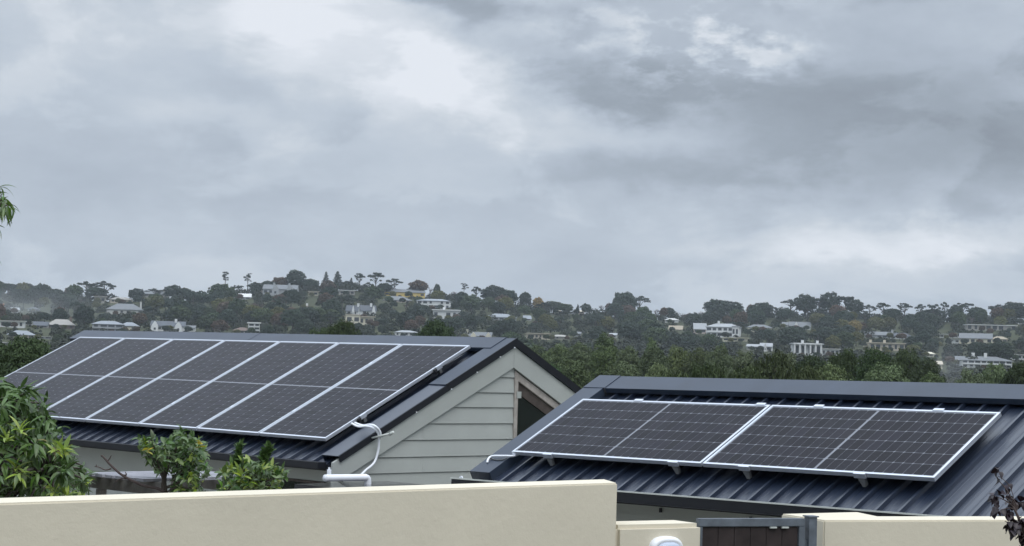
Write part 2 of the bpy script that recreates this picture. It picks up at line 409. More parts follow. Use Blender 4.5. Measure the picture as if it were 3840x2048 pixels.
# ridge flashing, in overlapping lengths
for a, b, dw in ((-.44, 1.35, 0), (1.33, 3.75, .003), (3.73, 6.1, 0), (6.08, 8.30, .003)):
    mb = MB()
    LH.box(mb, a, b, 2.405, VR_+.005, -.075+dw, -.062+dw)
    LH.box(mb, a, b, 2.405, 2.412, -.105, -.075+dw)
    mb.box(LH.P(a, VR_+.005, -.075+dw), LH.e*(b-a), dn*.27, up2*.013)
    mb.build('ridge_flashing', M['flash'], roof)
# verge flashing folded over the barge board, two lapped lengths
mb = MB()
LH.box(mb, 8.20, 8.455, VE+.06, 1.52, -.088, -.078); LH.box(mb, 8.20, 8.21, VE+.06, 1.52, -.15, -.088)
mb.build('verge_flashing', M['roof'], roof)
mb = MB()
LH.box(mb, 8.195, 8.455, 1.47, VR_, -.076, -.066); LH.box(mb, 8.195, 8.205, 1.47, 2.42, -.15, -.076)
mb.build('verge_flashing', M['flash'], roof)
mb = MB()
LH.box(mb, 8.456, 8.468, VE+.06, 1.50, -.150, -.080)
mb.build('verge_drip', M['dark_metal'], roof)
mb = MB()
pe = LH.P(8.456, VR_, -.066)
mb.prism([LH.P(8.456, 1.48, -.148), LH.P(8.456, 1.48, -.066), pe, pe+dn*2.95, pe+dn*2.95-up2*.082, LH.P(8.456, VR_, -.066)-np.array([0, 0, .092])], LH.e*.012)
mb.build('verge_drip', M['dark_metal'], roof)
mb = MB(); mb.box(LH.P(8.2, VR_, -.066), LH.e*.255, dn*2.95, -up2*.01); mb.build('verge_flashing', M['flash'], roof)
for v in (.35, .95, 1.52, 1.95, 2.35, 2.6):
    mb = MB(); c = LH.P(8.472, v, -.145); mb.tube([c, c+LH.e*.008], .008, 6); mb.build('screw', M['pvc'], roof)
# barge boards (two, meeting in a plumb joint under the apex)
zt = lambda n_: apex_z-.078-.4975*abs(n_-apex_n)
zb = lambda n_: apex_z-.316-.503*abs(n_-apex_n)
for sgn in (-1, 1):
    nl, nh = (-.205, apex_n-.0015) if sgn < 0 else (apex_n+.0015, 2*apex_n+.205)
    poly = [LH.H(UG+.015, n_, z_) for n_, z_ in ((nl, zb(nl)+ (.05 if sgn < 0 else 0)), (nh, zb(nh)), (nh, zt(nh)), (nl, zt(nl)-(0 if sgn > 0 else -.03)))]
    b_ = MB(); b_.prism(poly, LH.e*.032); b_.build('barge_board', M['barge'], gl)
# gable weatherboards
joints = [.868, .690, .5155, .349, .169, -.008, -.189, -.358, -.536, -.714, -.892, -1.07, -1.25, -1.43, -1.6]
def clad(n0, n1, z0, z1):
    lap = .017
    za = lambda n_: apex_z-.20-.503*abs(n_-apex_n)
    lo = [(n_, z_) for n_, z_ in ((n0, z0), (n1, z0))]
    def clip(z):                                          # stay under the barge boards
        w_ = (apex_z-.20-z)/.503
        return max(n0, apex_n-w_), min(n1, apex_n+w_)
    a0, b0 = clip(z0); a1, b1 = clip(z1)
    if b0-a0 < .05: return
    if b1-a1 < .01: a1 = b1 = min(max((a1+b1)/2, a0), b0)
    mb = MB()
    f = [LH.H(UG+lap, a0, z0), LH.H(UG+lap, b0, z0), LH.H(UG+.003, b1, z1), LH.H(UG+.003, a1, z1)]
    bk = [LH.H(UG-.012, a0, z0), LH.H(UG-.012, b0, z0), LH.H(UG-.012, b1, z1), LH.H(UG-.012, a1, z1)]
    mb.add(f+bk, [(0, 1, 2, 3), (7, 6, 5, 4), (0, 4, 5, 1), (1, 5, 6, 2), (2, 6, 7, 3), (3, 7, 4, 0)])
    mb.build('weatherboard', M['clad'], gl)
NJ, NW0, NW1 = 1.08, 2.470, 3.95                          # butt joint, window left and right
for k in range(len(joints)-1):
    z1, z0 = joints[k], joints[k+1]
    z1g = z1-.006
    ends = [-.02]+([NJ] if k in (4, 6, 9) else [])+[NW0]
    for a, b in zip(ends[:-1], ends[1:]): clad(a+.001, b-.001, z0, z1g)
    clad(NW1+.02, 4.80, z0, z1g)
mb = MB(); mb.prism([LH.H(UG-.06, n_, z_) for n_, z_ in ((.12, Zf), (NW0, Zf), (NW0, .86), (.12, -.26))], LH.e*.045)
mb.prism([LH.H(UG-.06, n_, z_) for n_, z_ in ((NW1, Zf), (4.72, Zf), (4.72, -.26), (NW1, .1))], LH.e*.045)
mb.prism([LH.H(UG-.06, n_, z_) for n_, z_ in ((NW0, Zf), (NW1, Zf), (NW1, -1.3), (NW0, -1.3))], LH.e*.045)
LH.hbox(mb, -.3, UG-.06, .115, .16, Zf, -.30); LH.hbox(mb, -.3, UG-.06, 4.68, 4.72, Zf, -.36)
mb.prism([LH.H(-.3, n_, z_) for n_, z_ in ((.12, Zf), (4.72, Zf), (4.72, -.2), (apex_n, .86), (.12, -.2))], LH.e*.04)
mb.build('wall', M['clad'], gl)
# raked window beside the apex
zr = lambda n_: zb(n_)-.012
win = link('window', None, gl)
b_ = MB()
b_.prism([LH.H(UG-.05, n_, z_) for n_, z_ in ((NW0, -1.3), (NW0+.055, -1.3), (NW0+.055, zr(NW0+.055)), (NW0, zr(NW0)))], LH.e*.075)
b_.build('jamb', M['wood_frame'], win)
b_ = MB(); b_.prism([LH.H(UG-.05, n_, z_) for n_, z_ in ((NW0+.056, zr(NW0+.056)-.085), (NW1, zr(NW1)-.085), (NW1, zr(NW1)), (NW0+.056, zr(NW0+.056)))], LH.e*.07)
b_.build('head', M['wood_frame'], win)
b_ = MB(); b_.prism([LH.H(UG-.05, n_, z_) for n_, z_ in ((NW1-.05, -1.3), (NW1, -1.3), (NW1, zr(NW1)-.087), (NW1-.05, zr(NW1-.05)-.087))], LH.e*.07)
b_.build('jamb', M['wood_frame'], win)
b_ = MB(); LH.hbox(b_, UG-.05, UG+.03, NW0+.056, NW1-.051, -1.36, -1.3); b_.build('sill', M['wood_frame'], win)
b_ = MB(); b_.prism([LH.H(UG-.022, n_, z_) for n_, z_ in ((NW0+.052, -1.3), (NW1-.045, -1.3), (NW1-.045, zr(NW1-.045)-.08), (NW0+.052, zr(NW0+.052)-.08))], LH.e*.006)
b_.build('pane', M['pane'], win)
b_ = MB(); b_.prism([LH.H(UG-.0155, n_, z_) for n_, z_ in ((NW0+.057, zr(NW0+.057)-.215), (NW1-.052, zr(NW1-.052)-.215), (NW1-.052, zr(NW1-.052)-.086), (NW0+.057, zr(NW0+.057)-.086))], LH.e*.012)
b_.build('transom', M['dark_timber'], win)
b_ = MB(); LH.hbox(b_, UG-.02, UG+.034, NW0+.03, NW0+.10, .455, .53); b_.build('catch', M['clad'], win)
# eave side: gutter, soffit, boards, clerestory strip
b_ = MB(); LH.hbox(b_, -.42, 8.31, -.30, -.185, -.300, -.235); b_.build('gutter', M['dark_metal'], gl)
b_ = MB(); LH.hbox(b_, -.42, 8.30, -.18, -.15, -.325, -.262); LH.hbox(b_, -.40, 8.30, -.149, .11, -.305, -.295); b_.build('fascia', M['dark_metal'], gl)
for za_, zb_ in ((-.306, -.465), (-.468, -.62), (-.623, -.778), (-.781, -.94), (-.943, -1.10), (-1.103, -1.27), (-1.273, -1.45), (-1.453, -1.65)):
    segs = [(-.3, UG-.065)] if zb_ > -.47 or zb_ < -.7 else [(-.3, 6.75), (7.98, UG-.065)]
    for ua, ub in segs:
        mb = MB()
        vs = [LH.H(ua, .112, za_), LH.H(ub, .112, za_), LH.H(ub, .092, zb_), LH.H(ua, .092, zb_), LH.H(ua, .1145, za_), LH.H(ub, .1145, za_), LH.H(ub, .1145, zb_), LH.H(ua, .1145, zb_)]
        mb.add(vs, [(0, 1, 2, 3)[::-1], (4, 5, 6, 7), (0, 4, 5, 1)[::-1], (1, 5, 6, 2)[::-1], (2, 6, 7, 3)[::-1], (3, 7, 4, 0)[::-1]])
        mb.build('weatherboard', M['clad'], gl)
wn = link('window', None, gl)
b_ = MB(); LH.hbox(b_, 6.76, 7.97, .085, .11, -.775, -.472); b_.build('frame', M['dark_timber'], wn)
b_ = MB(); LH.hbox(b_, 6.80, 7.93, .079, .0845, -.74, -.50); b_.build('pane', M['pane'], wn)

# ---- nearer wing with the short array
rh = thing('metal_roofed_house', 'nearer house with ribbed dark blue metal roof carrying two wide panels', 'house', loc(RH.H(4, 1.6, Zf)))
RU1, RVE, RVR = 9.5, -.335, 1.70
mb = MB(); RH.box(mb, -.24, RU1, RVE, RVR, -.19, -.15)
dn2 = RH.n*cos(RH.t)-np.array([0, 0, sin(RH.t)]); up3 = RH.n*sin(RH.t)+np.array([0, 0, cos(RH.t)])
mb.box(RH.P(-.24, RVR, -.15), RH.e*(RU1+.24), dn2*2.1, -up3*.04)
roof2 = mb.build('roof', M['roof'], rh)
rm2 = rib_mesh('rib', 1.93)
k = 0
while .114-.205+.205*k < RU1-.05:
    u = .114-.205*0+.205*k-.0
    link('rib', rm2, roof2, RH.M(u, RVE-.012, -.15)); k += 1
    if .114+.205*k > RU1-.03: break
mb = MB(); RH.box(mb, -.02, RU1, 1.44, RVR+.004, -.072, -.060); RH.box(mb, -.02, RU1, 1.44, 1.447, -.112, -.072)
mb.box(RH.P(-.02, RVR+.004, -.072), RH.e*(RU1+.02), dn2*.26, up3*.012)
mb.build('ridge_flashing', M['flash'], roof2)
mb = MB(); RH.box(mb, -.31, -.045, RVE+.03, RVR+.004, -.070, -.060)
RH.box(mb, -.31, -.30, RVE+.03, RVR, -.19, -.070); RH.box(mb, -.055, -.045, RVE+.03, 1.44, -.15, -.070); RH.box(mb, -.31, -.045, RVE+.03, RVE+.038, -.145, -.070)
mb.box(RH.P(-.31, RVR+.004, -.070), RH.e*.265, dn2*2.1, up3*.01)
mb.build('verge_flashing', M['flash'], roof2)
mb = MB(); RH.box(mb, -.31, -.022, 1.44, RVR+.008, -.0585, -.0545); mb.build('flashing_cap', M['flash'], roof2)
b_ = MB(); RH.hbox(b_, -.33, RU1, -.455, -.345, -.345, -.262); b_.build('gutter', M['dark_metal'], rh)
b_ = MB(); RH.hbox(b_, -.34, RU1, -.462, -.45, -.262, -.250); b_.build('gutter_lip', M['pvc_grey'], rh)
b_ = MB(); c = RH.H(-.30, -.352, -.258); b_.tube([c, c-RH.n*.012], .022, 10); b_.build('bracket', M['pvc'], rh)
b_ = MB(); RH.hbox(b_, -.26, RU1, -.33, .28, -.37, -.358); b_.build('soffit', M['dark_metal'], rh)
b_ = MB(); RH.hbox(b_, -.20, RU1, .285, .33, Zf, -.35); RH.hbox(b_, -.20, -.16, .33, 2.8, Zf, -.2)
b_.prism([RH.H(-.2, n_, z_) for n_, z_ in ((.33, -.2), (2.8, -.2), (1.55, .58))], RH.e*.04)
RH.hbox(b_, -.20, RU1, 2.75, 2.8, Zf, -.35); b_.build('wall', M['clad'], rh)
for za_, zb_ in ((-.372, -.512), (-.515, -.66), (-.663, -.81), (-.813, -.96), (-.963, -1.11), (-1.113, -1.26)):
    mb = MB(); ua, ub = -.2, RU1
    vs = [RH.H(ua, .280, za_), RH.H(ub, .280, za_), RH.H(ub, .262, zb_), RH.H(ua, .262, zb_), RH.H(ua, .284, za_), RH.H(ub, .284, za_), RH.H(ub, .284, zb_), RH.H(ua, .284, zb_)]
    mb.add(vs, [(0, 1, 2, 3)[::-1], (4, 5, 6, 7), (0, 4, 5, 1)[::-1], (1, 5, 6, 2)[::-1], (2, 6, 7, 3)[::-1], (3, 7, 4, 0)[::-1]])
    mb.build('weatherboard', M['clad'], rh)
for u, z in ((1.62, -.44), (2.62, -.45)):
    b_ = MB(); RH.hbox(b_, u, u+.02, .245, .262, z-.03, z+.01); b_.build('hook', M['black'], rh)

# ------------------------------------------------------------------ solar panels
PW, PH, PT = 1.134, 2.278, .035
def cell_mesh(w_, h_):
    c = .008; x, y = w_/2, h_/2
    o8 = [(-x+c, -y), (x-c, -y), (x, -y+c), (x, y-c), (x-c, y), (-x+c, y), (-x, y-c), (-x, -y+c)]
    mb = MB(); mb.add([(a, b, .0012) for a, b in o8]+[(a, b, 0) for a, b in o8], [tuple(range(8))]+[(i+8, (i+1) % 8+8, (i+1) % 8, i) for i in range(8)])
    return mb.mesh('solar_cell', M['cell'])
pm = {}
def panel_meshes(w_, l_, fr):
    """a framed half-cut panel, w_ across the cells, l_ along them; local x across, y along, top face of the frame at z=0"""
    if (w_, l_) in pm: return pm[(w_, l_)]
    f = MB()
    f.bx(0, w_, 0, fr, -PT, 0); f.bx(0, w_, l_-fr, l_, -PT, 0); f.bx(0, fr, fr, l_-fr, -PT, 0); f.bx(w_-fr, w_, fr, l_-fr, -PT, 0)
    fm = f.mesh('frame', M['alu'])
    b = MB(); b.bx(fr, w_-fr, fr, l_-fr, -.012, -.005); bm_ = b.mesh('backsheet', M['back'])
    mx = .012; pitch_x = (w_-2*fr-2*mx)/6; half = (l_-2*fr-2*mx-.022)/2; pitch_y = half/12
    cm = cell_mesh(pitch_x-.0072, pitch_y-.0046)
    spots = []
    for h2 in (0, 1):
        y0 = fr+mx+h2*(half+.022)
        for j in range(12):
            for i in range(6): spots.append((fr+mx+pitch_x*(i+.5), y0+pitch_y*(j+.5)))
    pm[(w_, l_)] = (fm, bm_, cm, spots); return pm[(w_, l_)]
def solar_panel(W, w_, l_, label, group):
    t = thing('solar_panel', label, 'solar panel', W, group)
    fm, bm_, cm, spots = panel_meshes(w_, l_, .022)
    link('frame', fm, t); bs = link('backsheet', bm_, t)
    for x, y in spots: link('solar_cell', cm, bs, W @ Matrix.Translation((x, y, -.0048)))
    return t
def lp_label(i):
    return ['solar panel at the far end of the long array, half hidden by leafy tree', 'second solar panel of the long array counting from the leafy tree',
            'third solar panel of the seven-panel array, its lower corner just clear of the leafy tree', 'middle solar panel of the row of seven on the gabled house',
            'fifth solar panel of the seven, above the taller citrus shrub', 'solar panel sixth from the leafy tree, next to last before the gable end',
            'solar panel at the gable end of the long array, white conduits under it'][i]
LPH = PH*1.024
lpan = []
for i in range(7):
    lpan.append(solar_panel(LH.M(i*(PW+.02), 0, 0), PW, LPH, lp_label(i), 'solar panels in the long array'))
# clamps between the left panels (each belongs to the panel on its left)
def clamp(parent, RF, u0, u1, v0, v1, w0=-.012, w1=.004, name='clamp', m='alu'):
    b_ = MB(); RF.box(b_, u0, u1, v0, v1, w0, w1); return b_.build(name, M[m], parent)
for i in range(6):
    ug = i*(PW+.02)+PW
    for v in (.55, LPH-.55): clamp(lpan[i], LH, ug-.012, ug+.032, v-.03, v+.03, .0005, .004)
ue = 6*(PW+.02)+PW
for v in (.56, LPH-.55):
    clamp(lpan[6], LH, ue-.010, ue+.022, v-.045, v+.045, .0005, .005)
    clamp(lpan[6], LH, ue+.003, ue+.022, v-.045, v+.045, -.04, .0005)
    clamp(lpan[6], LH, ue+.002, ue+.035, v-.085, v-.05, -.05, -.012, 'rail_end', 'black')
for v in (.56, LPH-.55):
    b_ = MB(); LH.box(b_, -.03, ue+.03, v-.02, v+.02, -.085, -PT-.001); r_ = b_.build('mounting_rail', M['alu_dull'])
    tag(r_, 'lower aluminium rail running under the seven-panel array' if v < 1 else 'upper aluminium rail running under the seven-panel array', 'rail', 'rails under the long array')
    WM[r_.name] = Matrix.Identity(4)
    for k in range(12):
        b_ = MB(); LH.box(b_, .1+k*.7, .15+k*.7, v-.02, v+.02, -.15, -.0855); b_.build('foot', M['alu_dull'], r_)
# right array: two panels lying on their sides
RPW = PW*.96183
rpan = []
for i, lb in enumerate(('landscape solar panel beside the verge of the nearer roof, a white cable at its corner', 'landscape solar panel on the nearer roof, the one farther from the verge')):
    u0 = i*(PH+.02)
    W = basis(RH.P(u0+PH, 0, 0), RH.s, -RH.e, RH.w)
    rpan.append(solar_panel(W, RPW, PH, lb, 'solar panels on the nearer roof'))
for i, us in enumerate(((.475, 1.98), (2.75, 3.90))):
    for u in us:
        clamp(rpan[i], RH, u-.055, u+.055, -.022, .012, .0005, .005)
        clamp(rpan[i], RH, u-.055, u+.055, -.022, -.004, -.036, .0005)
        b_ = MB(); c0, c1 = RH.P(u+.005, -.015, -.036), RH.P(u+.03, -.035, -.105)
        b_.prism([c0-RH.e*.034, c0+RH.e*.034, c1+RH.e*.014, c1-RH.e*.014], RH.s*.035); b_.build('foot', M['alu_dull'], rpan[i])
for i, us in enumerate(((.72, 2.17), (2.80, 4.0))):
    for u in us:
        clamp(rpan[i], RH, u-.05, u+.05, RPW-.012, RPW+.022, .0005, .006)
        clamp(rpan[i], RH, u-.02, u+.02, RPW+.004, RPW+.022, -.115, .0005, 'foot', 'alu_dull')

# ------------------------------------------------------------------ conduits and pipes
def smooth_path(pts, n=6):
    P = [np.asarray(p, float) for p in pts]; out = []
    for i in range(len(P)-1):
        p0, p1, p2, p3 = P[max(i-1, 0)], P[i], P[i+1], P[min(i+2, len(P)-1)]
        for k in range(n):
            t = k/n; out.append(.5*((2*p1)+(-p0+p2)*t+(2*p0-5*p1+4*p2-p3)*t*t+(-p0+3*p1-3*p2+p3)*t**3))
    out.append(P[-1]); return out
def lh_gab(x, y, u):
    r = ray(x, y); o = LH.o+LH.e*u-EYE; t = (o@LH.e)/(r@LH.e); return EYE+r*t
def conduit(px, label):
    pts = [lh_gab(x, y, u) for x, y, u in px]
    b_ = MB(); b_.tube(smooth_path(pts), .0125, 8); o = b_.build('conduit', M['pvc'], smooth=True)
    return tag(o, label, 'conduit', 'conduits looping over the verge')
conduit([(1318, 1588, 8.20), (1345, 1600, 8.30), (1375, 1599, 8.42), (1402, 1606, 8.52), (1418, 1625, 8.53), (1421, 1650, 8.51), (1418, 1690, 8.50), (1403, 1735, 8.50), (1372, 1763, 8.52), (1352, 1784, 8.66)],
        'long white plastic conduit looping over the roof verge down to the fat pipe')
conduit([(1330, 1586, 8.20), (1360, 1596, 8.30), (1385, 1593, 8.42), (1406, 1598, 8.535), (1424, 1617, 8.55), (1428, 1640, 8.53)],
        'short upper white conduit lying beside the long one over the verge')
b_ = MB(); b_.tube([lh_gab(1395, 1643, 8.47), lh_gab(1440, 1632, 8.60), lh_gab(1466, 1626, 8.66)], [.011, .011, .011], 8); b_.tube([lh_gab(1461, 1629, 8.65), lh_gab(1476, 1621, 8.70)], .017, 8)
tag(b_.build('stub_pipe', M['pvc_grey'], smooth=True), 'grey-green pipe stub sticking out from the barge board beside the conduits', 'pipe')
b_ = MB(); pA, pB = lh_gab(1218, 1793, 8.80), lh_gab(1362, 1791, 8.80)
pC = pB+LH.n*.055+np.array([0, 0, -.02]); pD = pC+np.array([0, 0, -.22])+LH.n*.012
b_.tube(smooth_path([pA, pA*.5+pB*.5, pB, pB*.35+pC*.65+np.array([0, 0, .012]), pC+LH.n*.01-np.array([0, 0, .02]), pD], 5), .036, 14)
tag(b_.build('waste_pipe', M['pvc'], smooth=True), 'fat white plastic pipe lying level below the gable corner with an elbow', 'pipe')
b_ = MB(); q0 = lh_gab(1234, 1783, 8.62); b_.tube([q0, q0+np.array([0, 0, .058])], .023, 10); b_.tube([q0+np.array([0, 0, .058]), q0+np.array([0, 0, .082])], .011, 8)
tag(b_.build('vent_cap', M['pvc'], smooth=False), 'small white capped pipe standing behind the fat white pipe', 'pipe')
b_ = MB(); zz = (pA[2]-ZC)-.052+.80
LH.hbox(b_, 8.50, 9.6, -.75, .50, zz-.05, zz); tag(b_.build('canopy_sheet', M['lean_dark']), 'wet dark sheet roof under the fat white pipe', 'canopy')
rc = lambda x, y, w_: (lambda r: EYE+r*(((RH.o+RH.w*w_-EYE)@RH.w)/(r@RH.w)))(ray(x, y))
b_ = MB(); b_.tube(smooth_path([rc(1827, 1735, -.055), rc(1831, 1722, -.04), rc(1846, 1711, -.035), rc(1890, 1710, -.035), rc(1925, 1710, -.04), rc(1945, 1704, -.055)]), .0105, 8)
tag(b_.build('cable', M['pvc'], smooth=True), 'white cable crossing the verge flashing to the nearer panels', 'cable')
b_ = MB(); b_.tube(smooth_path([rc(1838, 1719, -.05), rc(1860, 1724, -.052), rc(1885, 1724, -.052), rc(1903, 1716, -.045)]), .006, 6)
tag(b_.build('cable', M['alu_dull'], smooth=True), 'thin grey cable sagging below the white cable on the verge', 'cable')

# ------------------------------------------------------------------ pergola below the eave
pg = thing('pergola', 'low grey slatted pergola below the weatherboard wall, behind the citrus shrubs', 'pergola', loc(at(560, 1790, 13.6)*np.array([1, 1, 0])+np.array([0, 0, .8])))
r = ray(320, 1783); t0 = -.93/r[2]; pc = EYE+r*t0
ln, le = LH.n, LH.e*np.array([1, 1, 0])
for k in range(6):
    o = pc+le*(k*.135)
    b_ = MB(); b_.box(o, le*.095, ln*(1.02+.03*(k % 3)), (0, 0, .022)); b_.build('slat', M['pergola'], pg)
for j in (.10, .86):
    b_ = MB(); b_.box(pc+ln*j-le*.1-np.array([0, 0, .1]), le*.95, ln*.05, (0, 0, .098)); b_.build('beam', M['pergola_beam'], pg)
    for k in (0, .68):
        b_ = MB(); p0 = pc+ln*j+le*k; b_.box(p0*np.array([1, 1, 0])+np.array([0, 0, .4]), le*.07, ln*.05, (0, 0, p0[2]-.1025-.4)); b_.build('post', M['pergola_beam'], pg)

# ------------------------------------------------------------------ street walls and gate
def lvl(x, y, h):
    r = ray(x, y); return EYE+r*(-h/r[2])
H1, H2 = .65, .892
A1 = lvl(2315.5, 1810.5, H1); A0 = lvl(0, 1887, H1)
wd = (A1-A0)/np.linalg.norm(A1-A0); wn_ = np.array([-wd[1], wd[0], 0]); back = lvl(2268, 1797, H1)-A1; back[2] = 0
TH = back@wn_
def wall_block(name, p0, p1, ztop, zbot, endvec, parent):
    """stuccoed wall between two plan points; the far end is cut along endvec"""
    d = (p1-p0); d[2] = 0; d = d/np.linalg.norm(d); nn = np.array([-d[1], d[0], 0])
    mb = MB(); base = [p0, p1, p1+endvec, p0+nn*(endvec@nn)]
    mb.prism([np.array([p[0], p[1], zbot]) for p in base], (0, 0, ztop-zbot))
    return mb
gw = thing('garden_wall', 'cream stucco street wall stepping down towards the gate', 'wall', loc((A1[0]-1.2, A1[1]-1.2, 1.6), atan2(wd[1], wd[0])))
wall_block('wall', A0-wd*9, A1, ZC-H1, 1.0, back, gw).build('upper_section', M['stucco'], gw, bevel=.009, seg=2)
B0 = A1+wd*.0025; B0[2] = 0; B1 = lvl(2637, 1963, H2); B1[2] = 0
bd = (B1-B0)/np.linalg.norm(B1-B0); bn = np.array([-bd[1], bd[0], 0])
wall_block('wall', B0, B1, ZC-H2, 1.0, bn*TH-bd*.02, gw).build('lower_section', M['stucco'], gw, bevel=.026, seg=4)
C0 = lvl(3090, 1951, H2); C1 = lvl(3840, 1950, H2); cf = lvl(2929, 1927, H2)-C0; cf[2] = 0
cd = (C1-C0)/np.linalg.norm(C1-C0); cn = np.array([-cd[1], cd[0], 0])
gw2 = thing('pier_wall', 'cream stucco wall and thick gate pier on the hinge side of the brown gate', 'wall', loc((C0[0]+.8, C0[1]+.4, 1.6), atan2(cd[1], cd[0])))
Z2 = ZC-H2
p1 = lvl(3215, 1920, H2); p2 = lvl(3292, 1936, H2)
poly = [C0, C0+cd*9, C0+cd*9+cn*((p2-C0)@cn), p2, p1, C0+cf]
mb = MB(); mb.prism([np.array([p[0], p[1], 1.0]) for p in poly], (0, 0, Z2-1.0)); mb.build('wall', M['stucco'], gw2, bevel=.009, seg=2)
# gate
GZ = ZC-H2+.022
G0 = B1+bn*.06+bd*.012; G1 = lvl(3020, 1946, .872); G0[2] = G1[2] = 0
gd = (G1-G0)/np.linalg.norm(G1-G0); gn = np.array([-gd[1], gd[0], 0]); GL = np.linalg.norm(G1-G0)
gate = thing('garden_gate', 'brown boarded pedestrian gate in a galvanised steel frame', 'gate', loc((G0[0], G0[1], 1.6), atan2(gd[1], gd[0])))
def gbox(mb, a, b, z0, z1, d0=0., d1=.045): return mb.box(np.array([*(G0+gd*a+gn*d0)[:2], z0]), gd*(b-a), gn*(d1-d0), (0, 0, z1-z0))
b_ = MB(); gbox(b_, 0, GL, GZ-.048, GZ); b_.build('top_rail', M['gate_steel'], gate, bevel=.004)
b_ = MB(); gbox(b_, 0, .026, 1.7, GZ-.0485); b_.build('stile', M['gate_steel'], gate)
b_ = MB(); gbox(b_, GL-.040, GL, 1.7, GZ-.0485); b_.build('stile', M['gate_steel'], gate)
b_ = MB(); gbox(b_, .027, GL-.041, 1.7, 1.75); b_.build('bottom_rail', M['gate_steel'], gate)
nb = 6; wb = (GL-.071)/nb
for k in range(nb):
    b_ = MB(); gbox(b_, .028+k*wb+.002, .028+(k+1)*wb-.002, 1.751, GZ-.049, .012, .03); b_.build('board', M['gate_board'], gate)
for a in (GL-.24, GL-.16):
    b_ = MB(); gbox(b_, a, a+.045, GZ-.058, GZ-.0485, -.006, .011); b_.build('lug', M['pvc_grey'], gate)
gp = thing('gate_post', 'square dark steel hinge post between the gate and the thick pier', 'post', loc((G1[0], G1[1], 1.6), atan2(gd[1], gd[0])))
b_ = MB(); gbox(b_, GL+.022, GL+.075, 1.6, GZ+.008, -.012, .05); b_.build('shaft', M['gate_steel'], gp)
b_ = MB(); gbox(b_, GL+.014, GL+.083, GZ+.0082, GZ+.016, -.02, .058); b_.build('cap', M['gate_steel'], gp)
for z in (GZ-.2, GZ-.9):
    b_ = MB(); gbox(b_, GL+.001, GL+.0215, z, z+.07, .01, .03); b_.build('hinge', M['gate_steel'], gp)
# bulkhead lamp on the lower section
lc = None
r = ray(2492, 2060); k_ = ((B0-EYE)@bn)/(r@bn); lc = EYE+r*k_
lamp = thing('wall_lamp', 'white oval bulkhead lamp on the wall beside the gate', 'wall lamp', basis(lc, bd*.9, np.array([0, 0, .9]), -bn*.9))
def oval(w_, h_, ex, n=28, rr=2.6):
    return [(w_*np.sign(cos(a))*abs(cos(a))**(2/rr), h_*np.sign(sin(a))*abs(sin(a))**(2/rr)) for a in np.linspace(0, 2*pi, n, endpoint=False)]
def dome(name, layers, m):
    mb = MB(); vs = []; n = 28
    for w_, h_, z in layers: vs += [(x, y, z) for x, y in oval(w_, h_, 0)]
    fs = []
    for i in range(len(layers)-1):
        for k in range(n): fs.append((i*n+k, i*n+(k+1) % n, (i+1)*n+(k+1) % n, (i+1)*n+k))
    fs.append(tuple(range((len(layers)-1)*n, len(layers)*n)))
    A = np.array(WM[lamp.name]); v3 = np.array(vs)@A[:3, :3].T+A[:3, 3]
    mb.add(v3, fs); return mb.build(name, m, lamp, smooth=True)
dome('housing', [(.125, .085, 0), (.125, .085, .02), (.118, .078, .04), (.100, .060, .052), (.092, .052, .046)], M['lamp_white'])
dome('lens', [(.093, .053, .040), (.090, .050, .055), (.080, .043, .072), (.055, .030, .086), (.02, .012, .09)], M['lamp_lens'])
